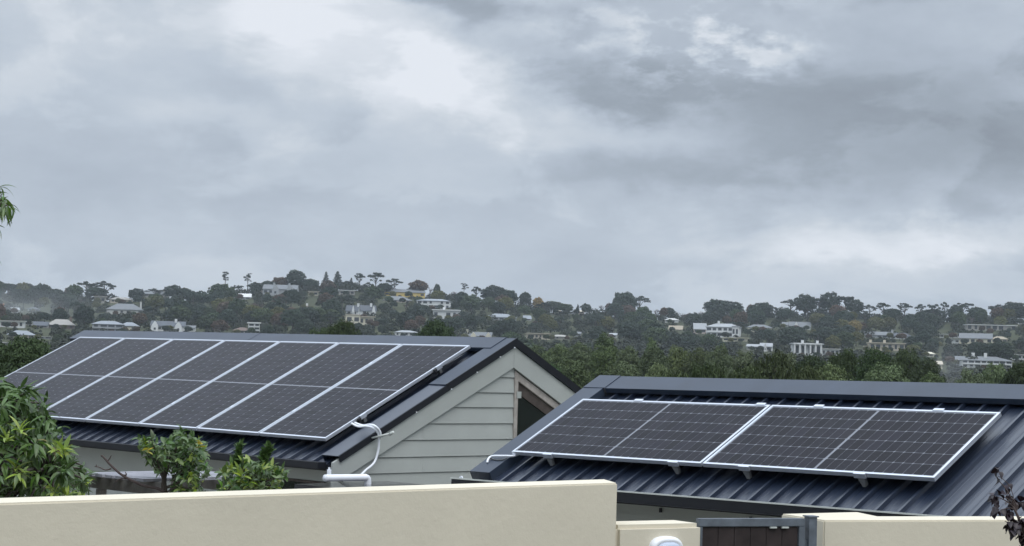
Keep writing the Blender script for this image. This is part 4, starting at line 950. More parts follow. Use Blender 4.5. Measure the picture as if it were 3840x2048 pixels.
# ---- the trees that stand out on the skyline: (kind, x, top, base, width px, label)
SKY = [
 ('round', 360, 1080, 1122, 90, 'dark tree filling the gap under the paired umbrella pines'), ('round', 1300, 1058, 1096, 60, 'dark tree between the conifers and the small neat umbrella pine'), ('round', 1442, 1064, 1102, 60, 'dark tree at the foot of the tallest umbrella pine'),
 ('umbrella', 326, 1050, 1118, 80, 'umbrella pine, slimmer of the pair on the left skyline'), ('umbrella', 394, 1049, 1120, 84, 'umbrella pine with the denser crown of the pair on the left skyline'),
 ('round', 30, 1066, 1104, 90, 'misty round tree at the picture edge of the skyline'), ('round', 90, 1064, 1112, 80, 'misty domed tree where the skyline starts to fall'), ('round', 160, 1078, 1120, 80, 'rounded tree on the falling misty skyline'),
 ('rust', 262, 1080, 1122, 50, 'russet tree beside the pair of umbrella pines'), ('round', 510, 1086, 1122, 66, 'dark domed tree before the dim skyline house'), ('umbrella', 581, 1080, 1122, 72, 'flat dark tree over the dim skyline house'),
 ('round', 648, 1074, 1122, 76, 'dark domed tree behind the dim skyline house'), ('round', 690, 1082, 1126, 60, 'lower dark tree after the dim skyline house'), ('bare', 742, 1086, 1118, 60, 'pale leafless tree beside the first tall pine'),
 ('tallpine', 843, 1020, 1108, 40, 'tall slim pine with a clear trunk, denser one of two'), ('tallpine', 928, 1024, 1096, 40, 'tall slim pine with sparse crown nearest the grey mansion'),
 ('olive', 835, 1074, 1115, 50, 'olive tree at the foot of the denser tall pine'), ('round', 960, 1062, 1104, 60, 'dark tree beside the pinkish wing house'), ('round', 1010, 1056, 1095, 76, 'wide tree behind the grey mansion roof'),
 ('round', 1109, 1018, 1088, 78, 'large domed tree crowning the hill above the grey mansion'), ('rust', 1050, 1042, 1085, 70, 'brownish tree under the large crowning dome'), ('round', 1165, 1050, 1092, 70, 'low spreading tree after the large crowning dome'),
 ('conifer', 1221, 1021, 1085, 38, 'slim pointed conifer, narrower of two'), ('conifer', 1264, 1020, 1085, 56, 'broad pointed conifer, wider of two'), ('conifer', 1316, 1044, 1085, 26, 'small pointed conifer beside the umbrella pines'),
 ('umbrella', 1348, 1022, 1088, 44, 'small neat umbrella pine near the hilltop'), ('umbrella', 1409, 1014, 1100, 64, 'tallest umbrella pine at the hilltop'), ('umbrella', 1478, 1042, 1092, 66, 'leaning dark umbrella pine behind the yellow building'),
 ('rust', 1571, 1054, 1102, 78, 'domed russet tree rising behind the yellow building'), ('bare', 1612, 1066, 1104, 50, 'leafless tree beside the domed russet tree'), ('round', 1638, 1068, 1108, 24, 'little dark tree on a stalk after the yellow building'),
 ('bare', 1698, 1076, 1122, 56, 'leafless pale tree on the falling skyline'), ('tallpine', 1739, 1064, 1122, 34, 'small upright tree beside the leafless one'), ('umbrella', 1786, 1072, 1128, 42, 'open-crowned tree next to the great dark domes'),
 ('round', 1852, 1075, 1150, 112, 'great dark domed tree, taller of two'), ('round', 1902, 1090, 1160, 90, 'great dark domed tree, lower of two'), ('round', 1968, 1098, 1165, 50, 'dark tree with a ragged tip beside the golden tree'), 
 ('yellow', 2018, 1118, 1166, 50, 'golden autumn tree on the skyline'), ('green', 2075, 1134, 1172, 90, 'spreading green tree right of the golden one'), ('green', 2120, 1142, 1176, 60, 'low green tree at the end of the spreading one'),
 ('cypress', 2166, 1142, 1180, 14, 'tiny dark cypress at the dip of the skyline'), ('round', 2197, 1142, 1182, 44, 'small dark dome next to the tiny cypress'), ('bare', 2258, 1124, 1182, 56, 'leafless tree before the giant fig-like crown'),
 ('rust', 2286, 1140, 1184, 40, 'russet tree leaning on the giant crown'), ('round', 2340, 1098, 1196, 100, 'giant rounded crown with sky gaps, its fuller half'), ('umbrella', 2395, 1104, 1196, 96, 'giant rounded crown with sky gaps, its open half'),
 ('bare', 2462, 1140, 1190, 50, 'leafless tree after the giant crown'), ('rust', 2490, 1156, 1194, 46, 'reddish tree after the leafless one'), ('round', 2512, 1158, 1198, 40, 'dark small dome at the lowest dip'), ('bare', 2568, 1164, 1200, 50, 'low leafless thicket at the lowest dip'),
 ('bare', 2626, 1152, 1198, 46, 'leafless tree at the foot of the long dome'), ('round', 2690, 1126, 1198, 110, 'long dark dome tree, near half'), ('round', 2750, 1136, 1198, 90, 'long dark dome tree, far half'), ('rust', 2814, 1144, 1196, 34, 'little round russet tree alone on the skyline'),
 ('bare', 2862, 1142, 1190, 46, 'pale leafless tree beside the little russet one'), ('umbrella', 2898, 1146, 1192, 46, 'open dark pine before the great wooded knoll'),
 ('umbrella', 2965, 1118, 1192, 80, 'pine on the rising shoulder of the great knoll'), ('round', 3020, 1110, 1194, 90, 'dark tree on the great knoll, first rounded one'), ('umbrella', 3070, 1104, 1190, 80, 'pine at the middle of the great knoll'),
 ('round', 3110, 1102, 1194, 90, 'dark crown at the top of the great knoll'), ('umbrella', 3170, 1100, 1190, 70, 'pine with a wispy tip at the end of the great knoll'), ('round', 3205, 1126, 1196, 70, 'tree on the falling shoulder of the great knoll'),
 ('umbrella', 3262, 1140, 1196, 60, 'low flat pine after the great knoll'), ('umbrella', 3312, 1129, 1196, 54, 'flat-topped pine, first of the open row'), ('umbrella', 3392, 1134, 1198, 60, 'flat-topped pine, second of the open row'), ('umbrella', 3450, 1138, 1198, 44, 'thin flat pine, third of the open row'),
 ('umbrella', 3500, 1132, 1200, 46, 'flat-topped pine, fourth of the open row'), ('umbrella', 3542, 1129, 1196, 34, 'small high pine, fifth of the open row'), ('round', 3345, 1160, 1200, 80, 'dark mass under the first open pines'), ('round', 3498, 1162, 1204, 110, 'dark mass under the thin flat pines'),
 ('umbrella', 3608, 1129, 1206, 78, 'wide flat pine on a bare trunk before the cypresses'), ('cypress', 3607, 1152, 1206, 14, 'cypress under the wide flat pine'), ('cypress', 3656, 1156, 1208, 15, 'cypress right of the wide flat pine, stouter'), ('cypress', 3675, 1158, 1208, 11, 'slim cypress at the end of the cypress group'),
 ('umbrella', 3745, 1138, 1208, 80, 'leaning flat pine near the picture edge'), ('round', 3800, 1136, 1206, 100, 'broad dark tree at the picture edge of the skyline'), ('round', 3850, 1150, 1208, 80, 'dark tree partly cut by the picture edge'),
]
for kd, x, yt, yb, wpx, lb in SKY:
    az, el = _azel(x, yb); r = R1-4-random.uniform(0, 14)
    p = gpos(az, r)
    top = EYE+ray(x, yt)/hypot(*ray(x, yt)[:2])*r
    H = max(2.5, top[2]-p[2]+.4); s = H/10.0
    w = wpx/FPX*r
    plant(kd, NAMES[kd], p, random.uniform(0, 6.3), s, lb, 'tree', 'trees standing out on the skyline', sxy=min(max(w/(WID[kd]*s), .5), 2.6))

# ---- trees down the slope
KINDP = dict(round='dark evergreen tree', green='mid-green tree', olive='olive-green tree', rust='russet-brown tree', umbrella='flat-topped pine', bare='leafless purplish tree')
USED = {}
def hill_label(kd, x, y):
    """says which tree: by the house it stands nearest to"""
    near = sorted(HOUSES, key=lambda h: hypot((h[0]+h[1])/2-x, ((h[2]+h[3])/2-y)*1.8))[:4]
    for h in near:
        dx = x-(h[0]+h[1])/2; dy = y-(h[2]+h[3])/2
        if hypot(dx, dy) > 330: continue
        rel = ('right of' if dx > 0 else 'left of') if abs(dx) > (h[1]-h[0])/2+8 and abs(dx) > abs(dy) else ('below' if dy > 0 else 'above')
        lb = KINDP[kd]+' '+rel+' the '+h[4]
        if lb not in USED: USED[lb] = 1; return lb
    return KINDP[kd]+' in the wood covering the hillside'
cand = []
for row, y in enumerate(np.arange(1092, 1425, 23.5)):
    for x in np.arange(-60, 3920, 66):
        xx = x+random.uniform(-24, 24)+(33 if row % 2 else 0); yy = y+random.uniform(-8, 8)
        az, el = _azel(xx, yy); ar = float(a_ridge(az))
        if el > ar*.97 or el < -.006: continue
        if xx < 1900 and yy > 1278+ (xx < 300)*40: continue
        if 2000 < xx and yy > 1330+(xx > 3300)*70: continue
        cand.append((xx, yy))
SPECIAL = [(3205, 1265, 'yellow', 62, 'yellow-brown tree standing by the long pale grey bungalow'), (3160, 1305, 'yellow', 40, 'small yellow bush-like tree above the near bushy crowns')]
for xx, yy, kd, wp, lb in SPECIAL:
    az, r = hill_from_px(xx, yy); s = wp/FPX*r/WID[kd]*1.05
    plant(kd, NAMES[kd], gpos(az, r), 1.0, s, lb, 'tree', None, sxy=.9)
cand.sort(key=lambda c: -c[1])
nt_ = 0; rest = []
for xx, yy in cand:
    az, r = hill_from_px(xx, yy)
    u_ = random.random()
    kd = 'round' if u_ < .44 else 'green' if u_ < .62 else 'olive' if u_ < .75 else 'rust' if u_ < .87 else 'umbrella' if u_ < .95 else 'bare'
    if yy > 1240 and kd in ('rust', 'bare') and random.random() < .6: kd = 'round'
    s = random.uniform(.62, 1.02)*(1.0 if kd not in ('olive', 'rust') else .85)
    hp = 9.5*s*FPX/r; wp = WID[kd]*s*FPX/r
    if hides_house(xx, yy-hp, yy+3, wp, r):
        s *= .5; hp *= .5; wp *= .5
        if hides_house(xx, yy-hp, yy+3, wp, r): continue
    rz = random.uniform(0, 6.3); sxy = random.uniform(.9, 1.2)
    if nt_ < 290:                                          # the ones that show largest, one by one
        plant(kd, NAMES[kd], gpos(az, r), rz, s, hill_label(kd, xx, yy-hp*.5), 'tree', KINDP[kd].replace('tree', 'trees').replace('pine', 'pines')+' on the hillside', sxy=sxy); nt_ += 1
    elif kd != 'bare': rest.append((kd, gpos(az, r), rz, s, sxy))
# the remaining trees of the far slope, as one mass
fm_ = []; fq = []; FI = dict(round=0, green=1, olive=2, rust=3, umbrella=0)
Rr = np.random.default_rng(77)
for kd, p, rz, s, sxy in rest:
    q_ = CROWNQ[kd][Rr.integers(len(CROWNQ[kd]))]; k = Rr.integers(3); q_ = q_[k::3]
    c = q_.mean(1, keepdims=True); q_ = c+(q_-c)*1.6
    R3 = np.array([[cos(rz), -sin(rz), 0], [sin(rz), cos(rz), 0], [0, 0, 1]])
    fq.append((q_@R3.T)*np.array([s*sxy, s*sxy, s])+p); fm_ += [FI[kd]]*len(q_)
fme = quads_mesh('far_trees', np.concatenate(fq), M['fs_dark'])
for m_ in ('fs_green', 'fs_olive', 'fs_rust'): fme.materials.append(M[m_])
fme.polygons.foreach_set('material_index', np.array(fm_, dtype=np.int32))
tag(link('far_trees', fme), 'smaller trees of the wood on the far upper slope', 'trees', kind='stuff')
# ---- garden bushes and small trees standing against the houses
rb = random.Random(17)
for x0, x1, yt, yb, lb, kw in HOUSES:
    for k in range(2 if x1-x0 > 60 else 1):
        x = x0+(x1-x0)*rb.uniform(.02+.5*k, .45+.5*k); az, r = hill_from_px(x, yb+6)
        w = rb.uniform(15, 27); kd = rb.choice(('round', 'green', 'olive', 'rust', 'round')); s = w/FPX*r/WID[kd]*1.1
        plant(kd, 'garden_bush', gpos(az, r-1.5), rb.uniform(0, 6), s, KINDP[kd].replace('tree', 'bush')+(' before the ' if k == 0 else ' beside the ')+lb, 'bush', 'garden bushes against the houses', sxy=1.15)
# ---- undergrowth and lower crowns that read as one mass
R = np.random.default_rng(21); qs = []
for az, ring in [(a_, 0) for a_ in np.arange(-.295, .295, .0115)]+[(a_, 1) for a_ in np.arange(-.295, .295, .0034)]:
    for r in (np.arange(400, 1001, 9.5) if not ring else (978, 993)):
        a = az+R.uniform(-.004, .004); rr = r+R.uniform(-3.5, 3.5)
        p = gpos(a, min(rr, 999)); x, y = proj(p)
        if x < -150 or x > 3990: continue
        s = R.uniform(1.6, 3.0)+max(0, (700-rr)/300)*R.uniform(.6, 1.8)+ring*R.uniform(0, 1.2)
        hp = (s*1.55)*FPX/rr; wp = 2*s*FPX/rr
        if hides_house(x, y-hp, y+2, wp, rr):
            s *= .35
            if hides_house(x, y-hp*.35, y+2, wp*.35, rr): continue
        n = int(44+16*s); d = R.normal(0, 1, (n, 3)); d /= np.linalg.norm(d, axis=1)[:, None]; d[:, 2] = np.abs(d[:, 2])
        qs.append(leaf_quads(p+np.array([0, 0, s*.35])+d*np.array([s, s, s*1.1])*R.uniform(.7, 1, (n, 1)), d, (.15*s+.25)*.78, (.12*s+.2)*.78, R, 0.0, .25))
wo_ = link('woodland', quads_mesh('woodland', np.concatenate(qs), M['wood'])); tag(wo_, 'low mixed woodland and garden shrubs filling the hillside between the houses', 'woodland', kind='stuff')
# ------------------------------------------------------------------ the nearer wood between the roofs and the hill
def mid_protos():
    R = np.random.default_rng(9); out = {}
    def mk(key, fm, n, rx, rz, zc, rc, per, L, Wd, drop, zmin=-.5):
        cl = ell_clumps(n, rx, rz, zc, rc, R, zmin, .22)
        lb = [(zc*.5, tuple(np.asarray(c[0])*np.array([.8, .8, 1])), .05) for c in cl[::4]]
        out.setdefault(key, []).append((quads_mesh('crown', clump_crown(cl, per, L, Wd, R, .9, drop, .72), M[fm]), trunk_mesh('trunk', zc, .16, lb, M['bark'])))
    for s in range(3): mk('bushy', 'f_mid', 130, 2.3, 2.6, 6.2, .52, 300, .11, .062, -.2)
    for s in range(2): mk('dark', 'f_midd', 120, 2.5, 2.3, 6.0, .55, 300, .11, .06, -.2)
    mk('spire', 'f_mid', 110, 1.25, 3.2, 6.3, .42, 360, .11, .055, -.3, -.7)
    for s in range(2): mk('broad', 'f_broad', 60, 2.3, 1.7, 6.4, .62, 150, .21, .055, 2.2)
    return out
TREES.update(mid_protos())
def plant_top(kd, name, x, ytop, D, wpx, label, group, Hrel=None, rz=None):
    """tree whose crown top is seen at a given height over the roofs, standing on the ground D metres off"""
    P = at(x, ytop, D); az = atan2(P[0], P[1]); r = hypot(P[0], P[1]); gz = gpos(az, r)
    crown_top = {'bushy': 8.85, 'dark': 8.35, 'spire': 9.4, 'broad': 8.3}[kd]
    H = P[2]-gz[2]; s = H/crown_top; w = wpx/FPX*D
    wid = {'bushy': 4.9, 'dark': 5.3, 'spire': 2.9, 'broad': 5.0}[kd]
    return plant(kd, name, gz, random.uniform(0, 6.3) if rz is None else rz, s, label, 'tree', group, sxy=min(max(w/(wid*s), .5), 2.2))
GM = 'bushy trees beyond the roofs'
MID = [('dark', 'dark_tree', 104, 1258, 62, 250, 'dense dark tree behind the far end of the seven-panel array'), ('dark', 'dark_tree', 15, 1296, 66, 150, 'lower dark crown at the picture edge behind the far end of the array'),
 ('dark', 'dark_tree', 1285, 1203, 120, 170, 'dark rounded crown showing above the ridge flashing, denser one'), ('dark', 'dark_tree', 1205, 1234, 125, 60, 'small dark crown beside the denser rounded crown above the ridge'),
 ('dark', 'dark_tree', 1640, 1198, 120, 190, 'dark spreading crown above the ridge flashing, limbs showing through')]
for i, (x, y, D, w, kd, lb) in enumerate([
  (2010, 1300, 150, 150, 'bushy', 'olive-grey bushy crown just behind the gable verge'), (2090, 1296, 140, 150, 'bushy', 'bushy crown standing second from the gable verge'), (2180, 1292, 135, 150, 'bushy', 'bushy crown before the tall pointed one'),
  (2275, 1254, 140, 120, 'spire', 'tall pointed bushy crown rising above the nearer wood'), (2275, 1300, 132, 150, 'bushy', 'broad crown wrapped round the foot of the tall pointed one'), (2362, 1306, 128, 140, 'bushy', 'bushy crown between the two pointed ones'),
  (2448, 1270, 138, 80, 'spire', 'slender pointed crown with a darker tip in the nearer wood'), (2455, 1308, 126, 150, 'bushy', 'bushy crown below the slender pointed one'), (2545, 1306, 130, 150, 'bushy', 'bushy crown after the slender pointed one'),
  (2620, 1312, 128, 140, 'bushy', 'bushy crown above the drooping broadleaf tree'), (2700, 1302, 124, 130, 'bushy', 'bushy crown with a knobbly top at mid wood'), (2790, 1322, 126, 150, 'bushy', 'low bushy crown at the sag of the wood edge'),
  (2950, 1326, 112, 150, 'bushy', 'bushy crown under the classical house'), (3050, 1330, 110, 160, 'dark', 'dark crown below the low white wing'), (3170, 1312, 105, 150, 'dark', 'dark knobbly crown beneath the yellow bush'),
  (3285, 1306, 100, 160, 'dark', 'large dark crown below the verandah house'), (3400, 1312, 98, 170, 'dark', 'large dark crown nearest the smoke gap'), (3480, 1345, 96, 130, 'dark', 'lower dark crown at the lip of the smoke gap'),
  (3330, 1372, 82, 220, 'bushy', 'pale bushy crown in front of the dark ones'), (3500, 1405, 84, 160, 'bushy', 'low pale bushy crown beside the smoke gap'), (3640, 1392, 92, 150, 'bushy', 'bushy crown just past the smoke gap'),
  (3735, 1368, 95, 150, 'bushy', 'bushy crown below the big balconied house'), (3830, 1358, 92, 170, 'dark', 'dark bushy crown at the picture edge above the nearer roof'), (3930, 1365, 92, 170, 'bushy', 'bushy crown mostly outside the picture edge'),
  (3120, 1372, 78, 200, 'bushy', 'wide bushy crown low over the ridge'), (2150, 1352, 95, 190, 'bushy', 'broad front crown between gable and nearer ridge'), (2330, 1362, 90, 200, 'bushy', 'front bushy crown over the end of the nearer ridge'), (2060, 1360, 92, 140, 'dark', 'dark front crown touching the falling gable verge'),
  (2470, 1372, 86, 160, 'bushy', 'front bushy crown left of the pale drooping leaves')]):
    MID.append((kd, 'bushy_tree' if kd != 'dark' else 'dark_tree', x, y, D, w, lb))
MID += [('broad', 'broadleaf_tree', 2650, 1352, 46, 190, 'drooping broadleaf tree over the middle of the nearer ridge'), ('broad', 'broadleaf_tree', 2900, 1318, 48, 180, 'darker drooping broadleaf tree, taller than its neighbour'),
        ('broad', 'broadleaf_tree', 2800, 1368, 46, 160, 'low drooping broadleaf crown between two taller ones'), ('broad', 'broadleaf_tree', 2520, 1380, 44, 90, 'small broadleaf crown with pale hanging leaves'), ('broad', 'broadleaf_tree', 3020, 1368, 50, 150, 'broadleaf crown beside the wide bushy one')]
for kd, nm, x, y, D, w, lb in MID: plant_top(kd, nm, x, y, D, w, lb, GM)
# trees beside the houses, outside the picture but mirrored in the gable window
for i, (X, Y, s) in enumerate(((24, 26, .95), (27, 31, 1.05), (31, 24, 1.1), (35, 35, 1.2), (22, 33, .8), (30, 40, 1.1), (38, 28, 1.2), (19, 29, .6))):
    az = atan2(X, Y); plant('dark' if i % 2 else 'broad', 'garden_tree', gpos(az, hypot(X, Y)), i*1.3, s*.95, 'garden tree standing beside the houses, '+_garden[i], 'tree', 'garden trees beside the houses')

# ------------------------------------------------------------------ near plants: real leaves
def leaf_mesh(name, m, ratio, droop, fold=.25, segs=4):
    """a leaf one unit long: stalk at the origin, tip along +y, bowed down and folded along the midrib"""
    vs = []; fs = []
    for i in range(segs+1):
        t = i/segs; w = ratio*(sin(pi*min(1, t**.8*.97+.03)))**.85*(.98 if 0 < i < segs else .12)
        y = t*(1-.18*droop*t); z = -droop*.55*t*t
        vs += [(-w/2, y, z+w*fold), (0, y, z), (w/2, y, z+w*fold)]
    for i in range(segs):
        a = i*3; fs += [(a, a+1, a+4, a+3), (a+1, a+2, a+5, a+4)]
    mb = MB(); mb.add(vs, fs); return mb.mesh(name, m, smooth=True)
def leaf_matrix(p, d, L, rng, roll=None):
    d = np.asarray(d, float); d /= np.linalg.norm(d); up = np.array([0, 0, 1.0])+rng.normal(0, .25, 3)
    x = np.cross(d, up); x /= np.linalg.norm(x)+1e-9; z = np.cross(x, d)
    a = rng.normal(0, .35) if roll is None else roll
    x2 = x*cos(a)+z*sin(a); z2 = z*cos(a)-x*sin(a)
    return np.array([[x2[0]*L, d[0]*L, z2[0]*L, p[0]], [x2[1]*L, d[1]*L, z2[1]*L, p[1]], [x2[2]*L, d[2]*L, z2[2]*L, p[2]], [0, 0, 0, 1]])
def foliage(t, mats4, meshes, stuff_mat, limit=290):
    """the leaves that show largest become parts; the remaining ones one joined part"""
    sc = []
    for i, (A, k) in enumerate(mats4):
        x, y = proj(A[:3, 3]); vis = -40 < x < 3880 and -40 < y < 2060
        sc.append((0 if vis else 1, float((A[:3, 3]-EYE)@VF), i))
    sc.sort(); keep = set(i for _, _, i in sc[:limit])
    rest = {}
    for i, (A, k) in enumerate(mats4):
        if i in keep: link('leaf', meshes[k], t, Matrix(A.tolist()))
        else: rest.setdefault(k, []).append(A)
    if rest:
        mb = MB(); Vs = []; Fs = []; base = 0
        for k, As in rest.items():
            me = meshes[k]; v = np.array([tuple(q_.co) for q_ in me.vertices]); f = [tuple(p_.vertices) for p_ in me.polygons]
            for A in As:
                Vs.append(v@A[:3, :3].T+A[:3, 3]); Fs += [tuple(i+base for i in ff) for ff in f]; base += len(v)
        mb.v = np.concatenate(Vs).tolist(); mb.f = Fs; mb.mi = [0]*len(Fs)
        o = mb.build('foliage', stuff_mat, t, smooth=True); o['kind'] = 'stuff'
def inside(poly, x, y):
    c = False; n = len(poly)
    for i in range(n):
        (xa, ya), (xb, yb) = poly[i], poly[(i+1) % n]
        if (ya > y) != (yb > y) and x < (xb-xa)*(y-ya)/(yb-ya)+xa: c = not c
    return c
def rosette(out, p, axis, n, L, rng, kinds, spread=1.0, hang=.35):
    axis = np.asarray(axis, float)/np.linalg.norm(axis)
    a = np.cross(axis, (0.3, .2, 1)); a /= np.linalg.norm(a); b = np.cross(axis, a)
    for k in range(n):
        ph = k*2.4+rng.uniform(-.3, .3); tilt = spread*rng.uniform(.55, 1.25)
        d = axis*cos(tilt)+(a*cos(ph)+b*sin(ph))*sin(tilt); d[2] -= hang*rng.uniform(.5, 1.4)
        out.append((leaf_matrix(p-axis*rng.uniform(0, .05), d, L*rng.uniform(.7, 1.15), rng), kinds[rng.integers(len(kinds))]))

# ---- big leafy tree at the left, in front of the array
R = np.random.default_rng(31)
LM = [leaf_mesh('leaf', M['leaf_a'], .27, .75), leaf_mesh('leaf', M['leaf_a'], .30, 1.2), leaf_mesh('leaf', M['leaf_young'], .22, .45), leaf_mesh('leaf', M['leaf_brown'], .25, .9)]
tb_ = at(-60, 1850, 14.2); gz_ = gpos(atan2(tb_[0], tb_[1]), hypot(tb_[0], tb_[1]))
tr = thing('leafy_tree', 'leafy green tree with long drooping glossy leaves before the array end', 'tree', loc(gz_))
poly = [(-420, 1490), (-200, 1400), (20, 1432), (110, 1452), (150, 1490), (172, 1545), (205, 1600), (240, 1632), (250, 1680), (262, 1720), (318, 1745), (318, 1800), (300, 1905), (-420, 1990)]
ros = []; tips = []
tries = 0
while len(ros) < 600 and tries < 40000:
    tries += 1
    x, y = R.uniform(-420, 350), R.uniform(1400, 1960)
    if not inside(poly, x, y): continue
    edge = min(1, max(0, (y-1400)/250))
    D = 14.2+R.uniform(-1.3, 1.1)*(.35+.65*edge)
    P = at(x, y, D)
    if any(np.linalg.norm(P-q_) < .09 for q_ in tips): continue
    tips.append(P)
    ax = np.array([R.normal(.15, .5), R.normal(-.45, .5), R.uniform(.1, 1.0)])
    u_ = R.random(); kinds = [0, 0, 1] if u_ < .80 else [2, 2, 0] if u_ < .93 else [3, 3, 0]
    rosette(ros_ := [], P, ax, int(R.integers(8, 13)), .132, R, kinds, 1.05, .6); ros.append(ros_)
for x, y, D in ((128, 1455, 13.3), (142, 1470, 13.35), (105, 1448, 13.3)):   # the broad young shoot at the crown top
    rosette(ros_ := [], at(x-25, y+8, D), (.9, -.2, .3), 7, .15, R, [2, 0, 2], .7, .1); ros.append(ros_)
for x, y in ((212, 1682), (62, 1745), (240, 1690), (205, 1848), (25, 1640), (250, 1855), (75, 1605)):
    rosette(ros_ := [], at(x, y, 13.0), (.2, -.5, .8), 8, .13, R, [2], .8, .1); ros.append(ros_)
foliage(tr, [q_ for rr in ros for q_ in rr], LM, M['leaf_a_stuff'])
mb = MB(); c0 = gz_+np.array([0, 0, -.2]); fork = gz_+np.array([.05, 0, 1.4]); mb.tube([c0, fork], [.14, .11], 8)
hubs = [at(-260, 1700, 14.3), at(-60, 1640, 14.2), at(90, 1690, 14.1), at(180, 1780, 14.0), at(30, 1540, 14.2), at(-200, 1560, 14.3)]
for h_ in hubs: mb.tube(smooth_path([fork, fork*.5+h_*.5+np.array([0, 0, .08]), h_], 4), [.07-.05*i/8 for i in range(9)], 6)
for P in tips[::2]:
    h_ = min(hubs, key=lambda q_: np.linalg.norm(q_-P)); mb.tube([h_, h_*.4+P*.6+np.array([0, 0, .03]), P], [.016, .011, .006], 4, cap=False)
mb.build('trunk', M['bark'], tr, smooth=True)

# ---- citrus shrubs
LC = [leaf_mesh('leaf', M['leaf_c'], .46, .35, .18), leaf_mesh('leaf', M['leaf_c'], .40, .7, .25), leaf_mesh('leaf', M['leaf_young'], .40, .2, .2), leaf_mesh('leaf', M['leaf_yellow'], .48, .3, .2)]
def shrub(label, basepx, D, poly, n, seed, stems, shoots, kinds, yellow=(), L=.074):
    R = np.random.default_rng(seed); b0 = at(*basepx, D); g0 = gpos(atan2(b0[0], b0[1]), hypot(b0[0], b0[1]))
    t = thing('citrus_shrub', label, 'shrub', loc(g0)); out = []; tips = []
    xs = [p_[0] for p_ in poly]; ys = [p_[1] for p_ in poly]; tries = 0
    while len(tips) < n and tries < 9000:
        tries += 1; x, y = R.uniform(min(xs), max(xs)), R.uniform(min(ys), max(ys))
        if not inside(poly, x, y): continue
        P = at(x, y, D+R.uniform(-.32, .32))
        if any(np.linalg.norm(P-q_) < .05 for q_ in tips): continue
        tips.append(P)
        rosette(out, P, (R.normal(0, .55), R.normal(-.35, .5), R.uniform(.1, 1)), int(R.integers(5, 8)), L, R, kinds[0] if R.random() < .8 else kinds[1], 1.1, .12)
    for pts, young in shoots:
        q_ = [at(x, y, D) for x, y in pts]
        for k in range(16):
            f = k/15*(len(q_)-1); i = min(int(f), len(q_)-2); P = q_[i]+(q_[i+1]-q_[i])*(f-i)
            rosette(out, P, (R.normal(0, .3), R.normal(-.3, .3), 1), 4 if k < 9 else 7, L*.92, R, [2] if k > 16-young else [0, 2], .75, -.15)
    for x, y in yellow:
        for k in range(2): out.append((leaf_matrix(at(x+k*6, y, D-.3), (R.normal(0, 1), -.3, R.normal(.2, .4)), L*.85, R), 3))
    foliage(t, out, LC, M['leaf_c_stuff'])
    mb = MB()
    for pts, r0, r1 in stems:
        P = [at(x, y, D) for x, y in pts]; mb.tube(smooth_path(P, 3), list(np.linspace(r0, r1, (len(P)-1)*3+1)), 6)
    root = at(*stems[0][0][0], D); mb.tube([g0-np.array([0, 0, .2]), root], [.035, .028], 6)
    for P in tips[::3]:
        mb.tube([root*.5+P*.5+np.array([0, 0, .02]), P], [.006, .003], 4, cap=False)
    mb.build('stem', M['bark'], t, smooth=True)
    return t, out
sh1, _ = shrub('taller citrus shrub with dark leaves, a few yellow ones and a bare side branch', (617, 1850), 13.6,
      [(524, 1650), (545, 1608), (572, 1640), (598, 1668), (640, 1640), (682, 1606), (735, 1636), (760, 1668), (775, 1720), (785, 1760), (760, 1800), (740, 1846), (655, 1846), (650, 1800), (640, 1760), (600, 1768), (575, 1740), (540, 1690)],
      140, 41, [([(618, 1850), (616, 1790), (640, 1720), (680, 1650)], .024, .007), ([(616, 1800), (590, 1740), (560, 1650)], .013, .005), ([(618, 1830), (690, 1800), (740, 1760)], .012, .005)],
      [], ([0, 0, 1], [2, 1]), ((755, 1665), (748, 1678), (530, 1690), (545, 1695)))
# its bare branch: one more part of the same shrub
def twigs(t, paths, D, m, name='branch'):
    mb = MB()
    for pts, r0 in paths:
        P = [at(x, y, D) for x, y in pts]; mb.tube(smooth_path(P, 3), list(np.linspace(r0, r0*.6, (len(P)-1)*3+1)*1.35), 5)
    return mb.build(name, m, t, smooth=True)
twigs(sh1, [([(616, 1846), (585, 1830), (540, 1822), (490, 1800), (452, 1778), (412, 1742), (395, 1722), (381, 1708)], .009), ([(412, 1742), (402, 1732), (410, 1722), (417, 1708)], .0045), ([(381, 1714), (379, 1706)], .004),
            ([(417, 1757), (395, 1763), (372, 1752), (355, 1750)], .0045), ([(362, 1752), (361, 1742)], .003), ([(452, 1780), (474, 1782), (470, 1770)], .004), ([(478, 1796), (460, 1795), (445, 1798), (433, 1808)], .004), ([(470, 1786), (474, 1775)], .005), ([(628, 1846), (655, 1828), (670, 1822)], .004)], 13.55, M['twig'])
shrub('lower citrus shrub with two upright yellow-green shoots beside the taller one', (900, 1850), 13.2,
      [(832, 1760), (850, 1742), (880, 1726), (930, 1716), (980, 1722), (1010, 1740), (1062, 1765), (1075, 1790), (1050, 1815), (1030, 1840), (815, 1842), (835, 1800)], 118, 43,
      [([(900, 1850), (905, 1800), (905, 1700)], .02, .006), ([(905, 1830), (960, 1770), (1005, 1690)], .014, .006)],
      [([(888, 1745), (890, 1712), (903, 1668)], 12), ([(985, 1735), (1000, 1700), (1015, 1672)], 13), ([(1000, 1740), (985, 1715), (1005, 1695)], 10)], ([0, 2, 1], [2, 2]), ())

